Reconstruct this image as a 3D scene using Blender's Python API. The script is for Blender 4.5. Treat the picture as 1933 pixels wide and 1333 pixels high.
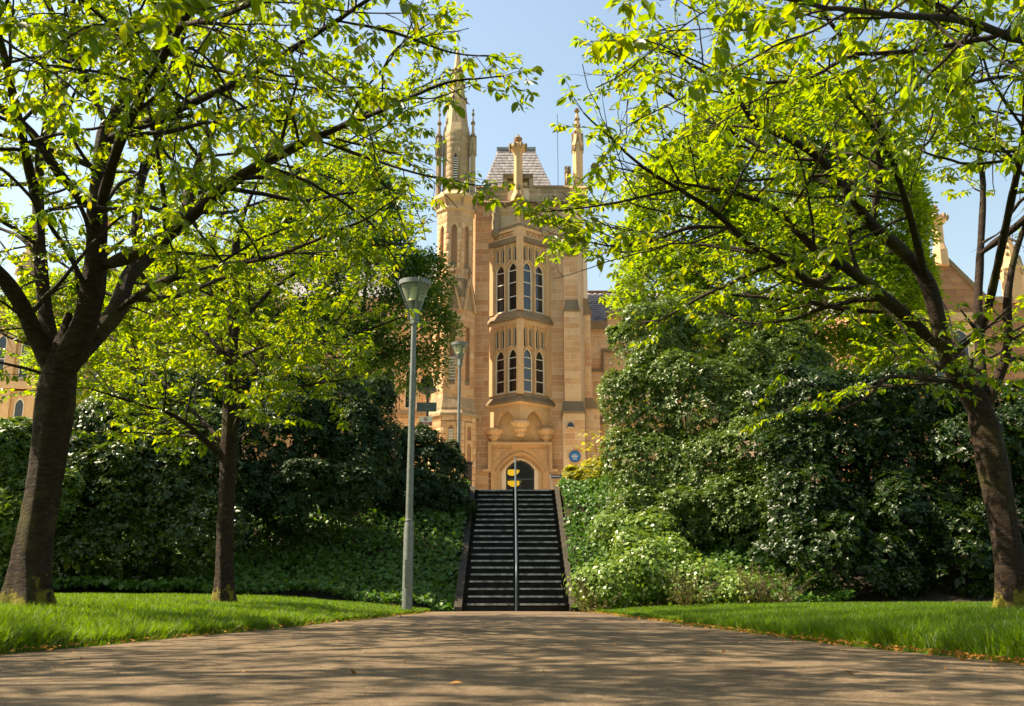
import bpy, math, random
import numpy as np
from mathutils import Vector, Matrix
from mathutils.geometry import tessellate_polygon
R = math.radians
random.seed(11)
rng = np.random.default_rng(11)
for o in list(bpy.data.objects): bpy.data.objects.remove(o, do_unlink=True)
scene = bpy.context.scene
col = scene.collection

# ------------------------------------------------------------------ camera, sky, sun, exposure
CAM_Z, PITCH, FPX = 0.30, R(13.8), 1880.0
cam_d = bpy.data.cameras.new('camera'); cam = bpy.data.objects.new('camera', cam_d); col.objects.link(cam)
cam.location = (0, 0, CAM_Z); cam.rotation_euler = (R(90) + PITCH, 0, 0)
cam_d.sensor_width = 36; cam_d.lens = FPX * 36 / 1933; cam_d.clip_start = 0.05; cam_d.clip_end = 3000
cam_d.dof.use_dof = True; cam_d.dof.focus_distance = 22; cam_d.dof.aperture_fstop = 7.0
scene.camera = cam
SUN_AZ, SUN_EL = R(-87), R(50)          # left of the view direction and a little beyond the facade
world = bpy.data.worlds.new('World'); scene.world = world; world.use_nodes = True
wn = world.node_tree; bgn = wn.nodes['Background']
sky = wn.nodes.new('ShaderNodeTexSky'); sky.sky_type = 'NISHITA'; sky.sun_disc = False
sky.sun_elevation = SUN_EL; sky.sun_rotation = SUN_AZ; sky.air_density = 1.65; sky.dust_density = 1.8; sky.ozone_density = 2.2
wn.links.new(sky.outputs[0], bgn.inputs[0]); bgn.inputs[1].default_value = 0.088
sun_d = bpy.data.lights.new('sun', 'SUN'); sun_d.energy = 5.0; sun_d.angle = R(0.55); sun_d.color = (1.0, 0.90, 0.74)
sun = bpy.data.objects.new('sun', sun_d); col.objects.link(sun)
sdir = Vector((math.sin(SUN_AZ) * math.cos(SUN_EL), math.cos(SUN_AZ) * math.cos(SUN_EL), math.sin(SUN_EL)))
sun.rotation_euler = sdir.to_track_quat('Z', 'Y').to_euler(); sun.location = (-40, 10, 60)
scene.view_settings.view_transform = 'Standard'; scene.view_settings.look = 'None'
scene.view_settings.exposure = 1.45; scene.view_settings.gamma = 1.0
scene.view_settings.use_curve_mapping = False
scene.view_settings.use_white_balance = True; scene.view_settings.white_balance_temperature = 7300; scene.view_settings.white_balance_tint = 10
scene.render.engine = 'CYCLES'
scene.cycles.max_bounces = 8; scene.cycles.transparent_max_bounces = 12; scene.cycles.diffuse_bounces = 4
scene.cycles.use_denoising = True

def at(px, py, Y):
    """the point of the plane at distance Y (metres ahead) that lies on this sight line of the survey photograph"""
    dx = (px - 966.5) / FPX; dy = (666.5 - py) / FPX
    ry = math.cos(PITCH) - dy * math.sin(PITCH); rz = math.sin(PITCH) + dy * math.cos(PITCH)
    t = Y / ry
    return Vector((dx * t, Y, CAM_Z + rz * t))
def Z(py, Y): return at(966.5, py, Y).z
def X(px, py, Y): return at(px, py, Y).x

# ------------------------------------------------------------------ objects
def link(o, parent=None):
    col.objects.link(o)
    if parent is not None: o.parent = parent
    return o
def empty(name, loc=(0, 0, 0)):
    o = bpy.data.objects.new(name, None); o.empty_display_size = 0.2; o.location = loc
    col.objects.link(o); return o
def tag(o, label=None, cat=None, group=None, kind=None):
    if label: o['label'] = label
    if cat: o['category'] = cat
    if group: o['group'] = group
    if kind: o['kind'] = kind
    return o
def obj(name, me, mat, parent=None, loc=None):
    """mesh given in world coordinates; kept there under a parent that is only translated"""
    if mat is not None and len(me.materials) == 0: me.materials.append(mat)
    o = bpy.data.objects.new(name, me)
    if loc is not None: o.location = loc
    link(o, parent)
    if parent is not None:
        w = Vector((0, 0, 0)); p = parent
        while p is not None: w += p.location; p = p.parent
        o.location = o.location - w
    return o
def np_mesh(name, V, F, rnd=None, smooth=False):
    """V (n,3), F (m,k) with k fixed"""
    me = bpy.data.meshes.new(name); V = np.ascontiguousarray(V, np.float32); F = np.ascontiguousarray(F, np.int32)
    m, k = F.shape
    me.vertices.add(len(V)); me.vertices.foreach_set('co', V.ravel())
    me.loops.add(m * k); me.loops.foreach_set('vertex_index', F.ravel())
    me.polygons.add(m); me.polygons.foreach_set('loop_start', np.arange(0, m * k, k, dtype=np.int32))
    if smooth: me.polygons.foreach_set('use_smooth', np.ones(m, bool))
    if rnd is not None:
        a = me.attributes.new('rnd', 'FLOAT', 'FACE'); a.data.foreach_set('value', np.ascontiguousarray(rnd, np.float32))
    me.update(calc_edges=True)
    return me

class MB:
    """collects solids into one mesh"""
    def __init__(s): s.v = []; s.f = []; s.smooth = []
    def add(s, vs, fs, sm=False):
        b = len(s.v); s.v += [tuple(v) for v in vs]; s.f += [tuple(b + i for i in f) for f in fs]; s.smooth += [sm] * len(fs); return s
    def hexa(s, p):     # 8 points: bottom loop (ccw from above), top loop
        return s.add(p, [(3, 2, 1, 0), (4, 5, 6, 7), (0, 1, 5, 4), (1, 2, 6, 5), (2, 3, 7, 6), (3, 0, 4, 7)])
    def box(s, x0, x1, y0, y1, z0, z1):
        return s.hexa([(x0, y0, z0), (x1, y0, z0), (x1, y1, z0), (x0, y1, z0), (x0, y0, z1), (x1, y0, z1), (x1, y1, z1), (x0, y1, z1)])
    def wedge(s, x0, x1, y0, y1, z0, z1, ty0, tx0=None, tx1=None):  # box whose top front edge is pulled back to ty0
        tx0 = x0 if tx0 is None else tx0; tx1 = x1 if tx1 is None else tx1
        return s.hexa([(x0, y0, z0), (x1, y0, z0), (x1, y1, z0), (x0, y1, z0), (tx0, ty0, z1), (tx1, ty0, z1), (tx1, y1, z1), (tx0, y1, z1)])
    def loft(s, rings, cap=True, sm=False):
        n = len(rings[0]); vs = [p for r in rings for p in r]; fs = []
        for i in range(len(rings) - 1):
            for j in range(n):
                a = i * n + j; b = i * n + (j + 1) % n
                fs.append((a, b, b + n, a + n))
        s.add(vs, fs, sm)
        if cap:
            s.add(rings[0], [tuple(range(n - 1, -1, -1))]); s.add(rings[-1], [tuple(range(n))])
        return s
    def gon(s, cx, cy, prof, n=8, rot=None, sm=False, cap=True):    # prof [(flat radius, z)]
        rot = math.pi / n if rot is None else rot; k = 1 / math.cos(math.pi / n) if n <= 8 else 1
        rings = [[(cx + r * k * math.cos(rot + 2 * math.pi * j / n), cy + r * k * math.sin(rot + 2 * math.pi * j / n), z) for j in range(n)] for r, z in prof]
        return s.loft(rings, cap, sm)
    def tube(s, pts, rad, n=8, sm=True, cap=True):
        pts = [Vector(p) for p in pts]; rings = []; up = None
        for i, p in enumerate(pts):
            t = (pts[min(i + 1, len(pts) - 1)] - pts[max(i - 1, 0)]).normalized()
            if up is None: up = Vector((1, 0, 0)) if abs(t.x) < 0.8 else Vector((0, 1, 0))
            a = (up - t * up.dot(t)).normalized(); up = a; b = t.cross(a)
            r = rad[i] if isinstance(rad, (list, tuple)) else rad
            rings.append([p + (a * math.cos(2 * math.pi * j / n) + b * math.sin(2 * math.pi * j / n)) * r for j in range(n)])
        return s.loft(rings, cap, sm)
    def plate(s, outer, holes, fn, d0, d1):
        """flat plate with holes: 2d loops (u,z), fn(u,z,d) -> world, from depth d0 (back) to d1 (front)"""
        loops = [outer] + list(holes); flat = [p for l in loops for p in l]
        tr = tessellate_polygon([[Vector((p[0], p[1], 0)) for p in l] for l in loops])
        n = len(flat); vs = [fn(p[0], p[1], d1) for p in flat] + [fn(p[0], p[1], d0) for p in flat]
        fs = [tuple(t) for t in tr] + [tuple(n + i for i in reversed(t)) for t in tr]
        b = 0
        for l in loops:
            m = len(l)
            for j in range(m): a = b + j; c = b + (j + 1) % m; fs.append((a, c, c + n, a + n))
            b += m
        return s.add(vs, fs)
    def mesh(s, name):
        me = bpy.data.meshes.new(name); me.from_pydata(s.v, [], s.f)
        me.polygons.foreach_set('use_smooth', s.smooth)
        me.update()
        import bmesh
        bm = bmesh.new(); bm.from_mesh(me); bmesh.ops.recalc_face_normals(bm, faces=bm.faces); bm.to_mesh(me); bm.free()
        return me
    def build(s, name, mat, parent=None): return obj(name, s.mesh(name), mat, parent)

def arch(cx, w, z0, zs, rise, n=7):
    """closed loop of a pointed-arch opening: sill z0, springing zs"""
    pts = [(cx - w / 2, z0)]
    side = []
    c = (rise * rise - w * w / 4) / w
    for i in range(n + 1):
        t = i / n
        if c >= 0:
            Rr = w / 2 + c; a1 = math.acos(c / Rr); a = a1 * t
            side.append((c - Rr * math.cos(a), Rr * math.sin(a)))
        else:
            side.append((-w / 2 * (1 - t), rise * (0.72 * (1 - (1 - t) ** 2.4) + 0.28 * t)))
    pts += [(cx + x, zs + z) for x, z in side]
    pts += [(cx - x, zs + z) for x, z in reversed(side[:-1])]
    pts.append((cx + w / 2, z0))
    return pts

# ------------------------------------------------------------------ materials
def new_mat(name):
    m = bpy.data.materials.new(name); m.use_nodes = True
    nt = m.node_tree; return m, nt, nt.nodes['Principled BSDF']
def N(nt, t, **kw):
    n = nt.nodes.new(t)
    for k, v in kw.items():
        if k in n.inputs: n.inputs[k].default_value = v
        else: setattr(n, k, v)
    return n
def ramp(nt, stops, interp='LINEAR'):
    n = nt.nodes.new('ShaderNodeValToRGB'); e = n.color_ramp; e.interpolation = interp
    while len(e.elements) < len(stops): e.elements.new(0.5)
    for el, (p, c) in zip(e.elements, stops): el.position = p; el.color = (*c, 1) if len(c) == 3 else c
    return n
def mixc(nt, a, b, fac, mode='MIX'):
    n = nt.nodes.new('ShaderNodeMix'); n.data_type = 'RGBA'; n.blend_type = mode
    for sock, v in ((n.inputs[0], fac), (n.inputs[6], a), (n.inputs[7], b)):
        if hasattr(v, 'type') and hasattr(v, 'links'): nt.links.new(v, sock)
        else: sock.default_value = v if not isinstance(v, tuple) or len(v) == 4 else (*v, 1)
    return n.outputs[2]
def bump(nt, bsdf, h, strength=0.3, dist=0.01):
    b = nt.nodes.new('ShaderNodeBump'); b.inputs['Strength'].default_value = strength; b.inputs['Distance'].default_value = dist
    nt.links.new(h, b.inputs['Height']); nt.links.new(b.outputs[0], bsdf.inputs['Normal'])
def noise(nt, scale, detail=4, rough=0.55, coord='Object', stretch=None):
    tc = nt.nodes.new('ShaderNodeNewGeometry') if coord == 'World' else nt.nodes.new('ShaderNodeTexCoord')
    out = tc.outputs['Position'] if coord == 'World' else tc.outputs[coord]
    if stretch:
        mp = nt.nodes.new('ShaderNodeMapping'); mp.inputs['Scale'].default_value = stretch
        nt.links.new(out, mp.inputs['Vector']); out = mp.outputs[0]
    n = N(nt, 'ShaderNodeTexNoise'); n.inputs['Scale'].default_value = scale; n.inputs['Detail'].default_value = detail; n.inputs['Roughness'].default_value = rough
    nt.links.new(out, n.inputs['Vector']); return n.outputs['Fac']
def rnd_piece(nt):
    oi = nt.nodes.new('ShaderNodeObjectInfo'); g = nt.nodes.new('ShaderNodeNewGeometry')
    a = N(nt, 'ShaderNodeMath', operation='ADD'); nt.links.new(oi.outputs['Random'], a.inputs[0]); nt.links.new(g.outputs['Random Per Island'], a.inputs[1])
    f = N(nt, 'ShaderNodeMath', operation='FRACT'); nt.links.new(a.outputs[0], f.inputs[0]); return f.outputs[0]

def stone_mat(name, tones, stain=(0.20, 0.15, 0.10), stain_amt=0.5, rough=0.85):
    m, nt, b = new_mat(name)
    r = rnd_piece(nt); k = len(tones)
    cr = ramp(nt, [(i / (k - 1), t) for i, t in enumerate(tones)]); nt.links.new(r, cr.inputs[0])
    n1 = noise(nt, 9, 6, 0.65, 'World'); n2 = noise(nt, 1.6, 6, 0.65, 'World', (1, 1, 0.16))
    g1 = ramp(nt, [(0.25, (0.80, 0.80, 0.80)), (0.75, (1.12, 1.1, 1.08))]); nt.links.new(n1, g1.inputs[0])
    c = mixc(nt, cr.outputs[0], g1.outputs[0], 1.0, 'MULTIPLY')
    g2 = ramp(nt, [(0.46, (0, 0, 0)), (0.72, (stain_amt,) * 3)]); nt.links.new(n2, g2.inputs[0])
    c = mixc(nt, c, stain, g2.outputs[0]); nt.links.new(c, b.inputs['Base Color'])
    b.inputs['Roughness'].default_value = rough; b.inputs['Specular IOR Level'].default_value = 0.25
    bump(nt, b, n1, 0.35, 0.012); return m
def plain_mat(name, c, rough=0.6, metal=0, var=0.15, scale=6, spec=0.5, bumpy=0.0, stretch=None):
    m, nt, b = new_mat(name)
    n1 = noise(nt, scale, 5, 0.6, 'World', stretch)
    g = ramp(nt, [(0.3, tuple(x * (1 - var) for x in c)), (0.7, tuple(x * (1 + var) for x in c))]); nt.links.new(n1, g.inputs[0])
    nt.links.new(g.outputs[0], b.inputs['Base Color'])
    b.inputs['Roughness'].default_value = rough; b.inputs['Metallic'].default_value = metal; b.inputs['Specular IOR Level'].default_value = spec
    if bumpy: bump(nt, b, n1, bumpy, 0.01)
    return m
def leaf_mat(name, tones, trans, tfac=0.45, rough=0.45, spec=0.5):
    m, nt, b = new_mat(name)
    at_ = N(nt, 'ShaderNodeAttribute', attribute_name='rnd'); oi = nt.nodes.new('ShaderNodeObjectInfo')
    a = N(nt, 'ShaderNodeMath', operation='ADD'); nt.links.new(at_.outputs['Fac'], a.inputs[0]); nt.links.new(oi.outputs['Random'], a.inputs[1])
    f = N(nt, 'ShaderNodeMath', operation='FRACT'); nt.links.new(a.outputs[0], f.inputs[0])
    k = len(tones); cr = ramp(nt, [(i / (k - 1), t) for i, t in enumerate(tones)]); nt.links.new(f.outputs[0], cr.inputs[0])
    tr = ramp(nt, [(i / (len(trans) - 1), t) for i, t in enumerate(trans)]); nt.links.new(f.outputs[0], tr.inputs[0])
    nt.links.new(cr.outputs[0], b.inputs['Base Color']); b.inputs['Roughness'].default_value = rough; b.inputs['Specular IOR Level'].default_value = spec
    t = nt.nodes.new('ShaderNodeBsdfTranslucent'); nt.links.new(tr.outputs[0], t.inputs['Color'])
    mx = nt.nodes.new('ShaderNodeMixShader'); mx.inputs[0].default_value = tfac
    nt.links.new(b.outputs[0], mx.inputs[1]); nt.links.new(t.outputs[0], mx.inputs[2])
    nt.links.new(mx.outputs[0], nt.nodes['Material Output'].inputs['Surface']); return m

M = {}
M['stone'] = stone_mat('sandstone_block', [(.62, .37, .19), (.72, .49, .28), (.66, .385, .19), (.55, .30, .155), (.74, .52, .32), (.64, .40, .21)], stain_amt=0.35)
M['trim'] = stone_mat('dressed_sandstone', [(.66, .42, .215), (.69, .45, .24), (.64, .40, .20)], stain_amt=0.3)
M['dark_stone'] = stone_mat('lichened_sandstone', [(.25, .175, .10), (.30, .21, .12), (.21, .15, .09)], stain=(.12, .09, .055), stain_amt=0.7)
M['grey_stone'] = stone_mat('weathered_sandstone', [(.42, .30, .18), (.37, .27, .165), (.46, .335, .20)], stain=(.13, .10, .065), stain_amt=0.75)
M['red_shade_stone'] = stone_mat('brown_shade_sandstone', [(.34, .17, .09), (.40, .21, .11), (.30, .145, .08), (.43, .24, .13)], stain_amt=0.4)  # brown stone, deepened to carry the shade lying on the wings
M['mortar'] = plain_mat('pale_mortar', (.78, .62, .45), 0.9, var=0.08)
M['slate'] = stone_mat('grey_slate', [(.29, .275, .285), (.36, .335, .335), (.25, .235, .245), (.40, .37, .36)], stain=(.12, .10, .09), stain_amt=0.5, rough=0.55)
M['lead'] = plain_mat('lead_flashing', (.22, .25, .27), 0.5)
M['frame'] = plain_mat('cream_window_paint', (.72, .66, .52), 0.5, var=0.06)
m, nt, b = new_mat('window_glass'); b.inputs['Base Color'].default_value = (.012, .014, .016, 1); b.inputs['Roughness'].default_value = 0.04; b.inputs['Specular IOR Level'].default_value = 0.8; M['glass'] = m
m, nt, b = new_mat('clear_glass')
gl = N(nt, 'ShaderNodeBsdfGlossy', Roughness=0.02); tp = nt.nodes.new('ShaderNodeBsdfTransparent'); fr = N(nt, 'ShaderNodeFresnel', IOR=1.22)
mx = nt.nodes.new('ShaderNodeMixShader'); nt.links.new(fr.outputs[0], mx.inputs[0]); nt.links.new(tp.outputs[0], mx.inputs[1]); nt.links.new(gl.outputs[0], mx.inputs[2])
nt.links.new(mx.outputs[0], nt.nodes['Material Output'].inputs['Surface']); M['clear'] = m
m, nt, b = new_mat('lamp_plastic'); b.inputs['Base Color'].default_value = (.62, .66, .52, 1); b.inputs['Roughness'].default_value = 0.12
tp = N(nt, 'ShaderNodeBsdfTransparent', Color=(.80, .84, .66, 1)); mx = nt.nodes.new('ShaderNodeMixShader'); mx.inputs[0].default_value = 0.72
nt.links.new(b.outputs[0], mx.inputs[1]); nt.links.new(tp.outputs[0], mx.inputs[2]); nt.links.new(mx.outputs[0], nt.nodes['Material Output'].inputs['Surface']); M['lampglass'] = m
M['dark_metal'] = plain_mat('dark_grey_metal', (.035, .042, .052), 0.45, 0.0, 0.2)
M['interior'] = plain_mat('dim_hall_wall', (.10, .08, .06), 0.8)
M['galv'] = plain_mat('galvanised_steel', (.16, .175, .16), 0.5, 0.35, 0.25, 14, bumpy=0.08)
M['galv_blue'] = plain_mat('blue_grey_steel', (.055, .075, .09), 0.45, 0.3, 0.2, 12)
M['step'] = plain_mat('dark_worn_stone', (.014, .013, .011), 0.85, 0, 0.5, 5, 0.2, 0.4)
M['nosing'] = plain_mat('pale_worn_nosing', (.30, .30, .27), 0.8, 0, 0.75, 7, 0.3)
M['cheek'] = plain_mat('mossy_concrete', (.045, .038, .026), 0.9, 0, 0.4, 4, 0.2, 0.5)
M['brickdark'] = plain_mat('dark_brown_boards', (.045, .028, .02), 0.8, 0, 0.3, 4)
M['sign_green'] = plain_mat('dark_green_sign', (.025, .05, .045), 0.5)
M['sign_pale'] = plain_mat('pale_sign_panel', (.42, .44, .34), 0.5, var=.05)
M['sign_red'] = plain_mat('red_sign_band', (.22, .02, .025), 0.5, var=.05)
M['sign_print'] = plain_mat('dark_red_print', (.12, .03, .03), 0.5)
M['white'] = plain_mat('white_print', (.75, .76, .74), 0.5, var=.03)
M['plaque'] = plain_mat('blue_plaque_enamel', (.01, .12, .36), 0.3, var=.08)
M['navy'] = plain_mat('navy_sign', (.02, .05, .14), 0.4, var=.1)
m, nt, b = new_mat('amber_glass_bowl'); b.inputs['Base Color'].default_value = (.8, .5, .03, 1); b.inputs['Emission Color'].default_value = (1, .62, .03, 1); b.inputs['Emission Strength'].default_value = 0.28; M['amber'] = m

def bark_mat(name, c1, c2, moss=0.5):
    m, nt, b = new_mat(name)
    n1 = noise(nt, 7, 6, 0.7, 'World', (1, 1, 4.5)); n2 = noise(nt, 2.2, 4, 0.6, 'World'); n3 = noise(nt, 16, 5, 0.7, 'World', (1, 1, 1.5))
    g = ramp(nt, [(0.32, c1), (0.62, c2), (0.8, tuple(x * 1.7 for x in c2))]); nt.links.new(n1, g.inputs[0])
    gm = ramp(nt, [(0.52, (0, 0, 0)), (0.72, (moss,) * 3)]); nt.links.new(n2, gm.inputs[0])
    c = mixc(nt, g.outputs[0], (.10, .095, .018), gm.outputs[0])
    ge = nt.nodes.new('ShaderNodeNewGeometry'); sx = nt.nodes.new('ShaderNodeSeparateXYZ'); nt.links.new(ge.outputs['Position'], sx.inputs[0])
    mr = N(nt, 'ShaderNodeMapRange'); nt.links.new(sx.outputs['Z'], mr.inputs['Value']); mr.inputs['From Min'].default_value = .25; mr.inputs['From Max'].default_value = .85; mr.inputs['To Min'].default_value = .15; mr.inputs['To Max'].default_value = -.25
    am = N(nt, 'ShaderNodeMath', operation='ADD'); nt.links.new(noise(nt, 6.5, 5, 0.7, 'World'), am.inputs[0]); nt.links.new(mr.outputs[0], am.inputs[1]); gm2 = ramp(nt, [(0.58, (0, 0, 0)), (0.66, (.85,) * 3)]); nt.links.new(am.outputs[0], gm2.inputs[0])
    c = mixc(nt, c, (.20, .17, .015), gm2.outputs[0])
    gl_ = ramp(nt, [(0.60, (0, 0, 0)), (0.70, (.55,) * 3)]); nt.links.new(n3, gl_.inputs[0])
    c = mixc(nt, c, (.13, .11, .09), gl_.outputs[0]); nt.links.new(c, b.inputs['Base Color'])
    b.inputs['Roughness'].default_value = 0.85; b.inputs['Specular IOR Level'].default_value = 0.25
    ad = N(nt, 'ShaderNodeMath', operation='ADD'); nt.links.new(n1, ad.inputs[0]); nt.links.new(noise(nt, 30, 6, 0.75, 'World', (1, 1, .6)), ad.inputs[1])
    bump(nt, b, ad.outputs[0], 1.0, 0.028); return m
M['bark'] = bark_mat('cherry_bark', (.008, .005, .004), (.044, .025, .014), 0.5)
M['twig'] = bark_mat('cherry_twig', (.018, .013, .010), (.05, .035, .024), 0.35)
M['bark_far'] = bark_mat('grey_bark', (.03, .026, .02), (.07, .058, .042), 0.4)
M['cherry'] = leaf_mat('cherry_leaf', [(.024, .066, .004), (.052, .108, .006), (.036, .085, .004), (.07, .13, .007), (.045, .098, .005), (.088, .145, .009), (.03, .075, .004), (.12, .11, .012)],
                       [(.20, .35, .004), (.38, .49, .006), (.27, .42, .004), (.47, .54, .007), (.32, .46, .005), (.54, .57, .008), (.24, .39, .004), (.50, .42, .012)], 0.5, 0.38, 0.45)
M['lime'] = leaf_mat('lime_tree_leaf', [(.05, .11, .005), (.085, .155, .008), (.065, .13, .006)], [(.30, .46, .006), (.44, .56, .010), (.36, .51, .008)], 0.48, 0.5, 0.3)
M['dgreen'] = leaf_mat('dark_broad_leaf', [(.03, .08, .012), (.045, .10, .014), (.05, .11, .012)], [(.12, .27, .012), (.20, .36, .015)], 0.32, 0.5, 0.3)
M['laurel'] = leaf_mat('shaded_laurel_leaf', [(.010, .027, .004), (.016, .038, .005), (.013, .031, .004), (.034, .054, .008)], [(.05, .12, .003), (.09, .17, .006)], 0.18, 0.38, 0.28)  # leaf tones darkened to carry the shade under the right cherry
M['laurel_lit'] = leaf_mat('lit_glossy_laurel_leaf', [(.018, .040, .005), (.036, .066, .008), (.026, .052, .006), (.13, .15, .025)], [(.08, .17, .005), (.16, .25, .008)], 0.2, 0.33, 0.40)  # brighter copy of the laurel leaf, sunlit look put into its tones
M['holly'] = leaf_mat('evergreen_leaf', [(.04, .078, .012), (.075, .125, .018), (.058, .10, .016), (.16, .21, .035)], [(.16, .28, .008), (.26, .38, .014)], 0.24, 0.38, 0.38)
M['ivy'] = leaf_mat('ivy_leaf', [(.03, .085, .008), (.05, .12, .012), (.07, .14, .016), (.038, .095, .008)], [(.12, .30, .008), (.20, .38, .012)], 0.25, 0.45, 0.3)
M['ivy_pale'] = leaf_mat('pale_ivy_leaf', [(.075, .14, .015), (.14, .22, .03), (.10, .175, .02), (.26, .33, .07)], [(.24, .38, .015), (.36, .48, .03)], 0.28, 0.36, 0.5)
M['yellow'] = leaf_mat('yellow_green_leaf', [(.16, .18, .015), (.22, .22, .02), (.12, .16, .015)], [(.52, .48, .02), (.62, .52, .025), (.42, .44, .02)], 0.45, 0.45, 0.4)
M['rust'] = leaf_mat('rusty_sprig', [(.12, .075, .03), (.09, .09, .03)], [(.20, .14, .03), (.18, .18, .03)], 0.25, 0.5, 0.3)
M['grass'] = leaf_mat('lawn_grass', [(.030, .076, .003), (.050, .105, .005), (.038, .086, .003), (.10, .14, .009)], [(.15, .31, .002), (.27, .41, .004), (.20, .36, .003)], 0.42, 0.5, 0.3)
M['dry'] = leaf_mat('dry_leaf', [(.34, .15, .025), (.44, .21, .04), (.22, .09, .02)], [(.30, .14, .03), (.4, .2, .05)], 0.2, 0.7, 0.2)
M['dark_hedge'] = leaf_mat('clipped_hedge_leaf', [(.014, .036, .006), (.020, .046, .008), (.017, .04, .006)], [(.05, .11, .006), (.07, .14, .008)], 0.18, 0.5, 0.25)

m, nt, b = new_mat('path_surface')
n1 = noise(nt, 90, 4, 0.75, 'World'); n2 = noise(nt, 0.9, 7, 0.72, 'World'); n3 = noise(nt, 14, 6, 0.75, 'World')
g = ramp(nt, [(0.3, (.10, .072, .044)), (0.5, (.19, .138, .086)), (0.72, (.285, .212, .137))]); nt.links.new(n1, g.inputs[0])
g2 = ramp(nt, [(0.36, (.62, .61, .61)), (0.64, (1.14, 1.11, 1.06))]); nt.links.new(n2, g2.inputs[0])
g3 = ramp(nt, [(0.32, (.60, .58, .56)), (0.60, (1.08, 1.08, 1.08))]); nt.links.new(n3, g3.inputs[0])
c = mixc(nt, g.outputs[0], g2.outputs[0], 1.0, 'MULTIPLY'); c = mixc(nt, c, g3.outputs[0], 1.0, 'MULTIPLY'); nt.links.new(c, b.inputs['Base Color'])
b.inputs['Roughness'].default_value = 0.9; b.inputs['Specular IOR Level'].default_value = 0.2
ad = N(nt, 'ShaderNodeMath', operation='ADD'); nt.links.new(n1, ad.inputs[0]); nt.links.new(n3, ad.inputs[1])
bump(nt, b, ad.outputs[0], 1.0, 0.010); M['path'] = m
m, nt, b = new_mat('lawn_turf')
n1 = noise(nt, 30, 5, 0.7, 'World'); g = ramp(nt, [(0.3, (.03, .06, .008)), (0.7, (.07, .125, .012))]); nt.links.new(n1, g.inputs[0]); nt.links.new(g.outputs[0], b.inputs['Base Color'])
b.inputs['Roughness'].default_value = 0.9; b.inputs['Specular IOR Level'].default_value = 0.1; bump(nt, b, n1, 0.6, 0.03); M['turf'] = m
M['soil'] = plain_mat('bank_soil', (.035, .028, .018), 0.95, 0, 0.4, 6, 0.1, 0.5)
M['paving'] = plain_mat('pale_bounce_forecourt', (.62, .53, .40), 0.9, 0, 0.1, 8, 0.2, 0.3)  # unseen paving, made pale to bounce sunlight up onto the facade
# ------------------------------------------------------------------ land
def edge_l(y): return np.interp(y, [-14, 5.7, 7.0, 10.8, 15.5, 27], [-3.9, -2.85, -2.66, -2.36, -2.08, -1.55])
def edge_r(y): return np.interp(y, [-14, 4.8, 8.0, 11.6, 24, 27], [3.6, 2.38, 2.12, 2.03, 1.62, 1.55])
def bank_y(x): return np.interp(x, [-30, -10, -4, -1.3, 1.4, 4, 9, 30], [18.0, 19.0, 21.3, 22.5, 22.4, 21.4, 20.6, 20.0])
TOP = 3.40
ST_X0, ST_X1, ST_Y0, ST_Y1, NST = -1.10, 1.27, 22.7, 29.6, 20
RISE, GO = TOP / NST, (ST_Y1 - ST_Y0) / (NST - 1)
def ground(x, y):
    x = np.asarray(x, float); y = np.asarray(y, float)
    dl = edge_l(y) - x; dr = x - edge_r(y)
    zl = .03 + .24 * (1 - np.exp(-np.maximum(dl, 0) / 2.0)) + .009 * np.clip(y - 8, 0, 12) * np.clip(dl / 3, 0, 1)
    zr = .03 + .17 * (1 - np.exp(-np.maximum(dr, 0) / 2.0)) + .012 * np.sin(x * .9 + y * .5)* np.clip(dr / 2, 0, 1)
    z = np.where(dl > 0, zl, np.where(dr > 0, zr, -.03))
    b0 = bank_y(x); t = np.clip((y - b0) / (29.3 - b0), 0, 1); s = t * t * (3 - 2 * t)
    z = z * (1 - s) + (TOP + .02) * s
    under = (x > ST_X0 - .12) & (x < ST_X1 + .12) & (y > ST_Y0 - .2)
    return np.where(under, np.clip((y - ST_Y0) / (ST_Y1 - ST_Y0), 0, 1) * TOP - .45, z)
def grid_mesh(name, Xg, Yg, Zg):
    r, c = Xg.shape; V = np.stack([Xg, Yg, Zg], -1).reshape(-1, 3); i = np.arange(r * c).reshape(r, c)
    F = np.stack([i[:-1, :-1], i[:-1, 1:], i[1:, 1:], i[1:, :-1]], -1).reshape(-1, 4)
    return np_mesh(name, V, F, smooth=True)
def sheet(name, xs, f0, f1, n, mat):
    t = np.linspace(0, 1, n)[:, None]; Xg = np.repeat(xs[None, :], n, 0); y0 = f0(xs)[None, :]; y1 = f1(xs)[None, :]
    Yg = y0 + (y1 - y0) * t
    return tag(obj(name, grid_mesh(name, Xg, Yg, ground(Xg, Yg)), mat), kind='structure')
xl = np.concatenate([np.arange(-46, -12, 1.0), np.arange(-12, -4.2, .3), np.arange(-4.2, -1.29, .08), [-1.235]])
xr = np.concatenate([[1.405], np.arange(1.44, 4.2, .08), np.arange(4.2, 12, .3), np.arange(12, 46.5, 1.0)])
back = lambda x: np.full_like(x, -14.0)
crest = lambda x: np.full_like(x, 29.7)
sheet('lawn_left', xl, back, bank_y, 80, M['turf']); sheet('lawn_right', xr, back, bank_y, 80, M['turf'])
sheet('bank_left', xl, bank_y, crest, 40, M['soil']); sheet('bank_right', xr, bank_y, crest, 40, M['soil'])
ys = np.linspace(-14, ST_Y0 + .05, 120); tt = np.linspace(0, 1, 25)
Xg = edge_l(ys)[:, None] - .06 + (edge_r(ys) - edge_l(ys) + .12)[:, None] * tt[None, :]; Yg = np.repeat(ys[:, None], 25, 1)
Xg[:, 0] += .05 * np.sin(ys * 3.1) + .03 * np.sin(ys * 7.7); Xg[:, -1] += .05 * np.sin(ys * 2.7 + 1) + .03 * np.sin(ys * 8.3)
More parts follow.
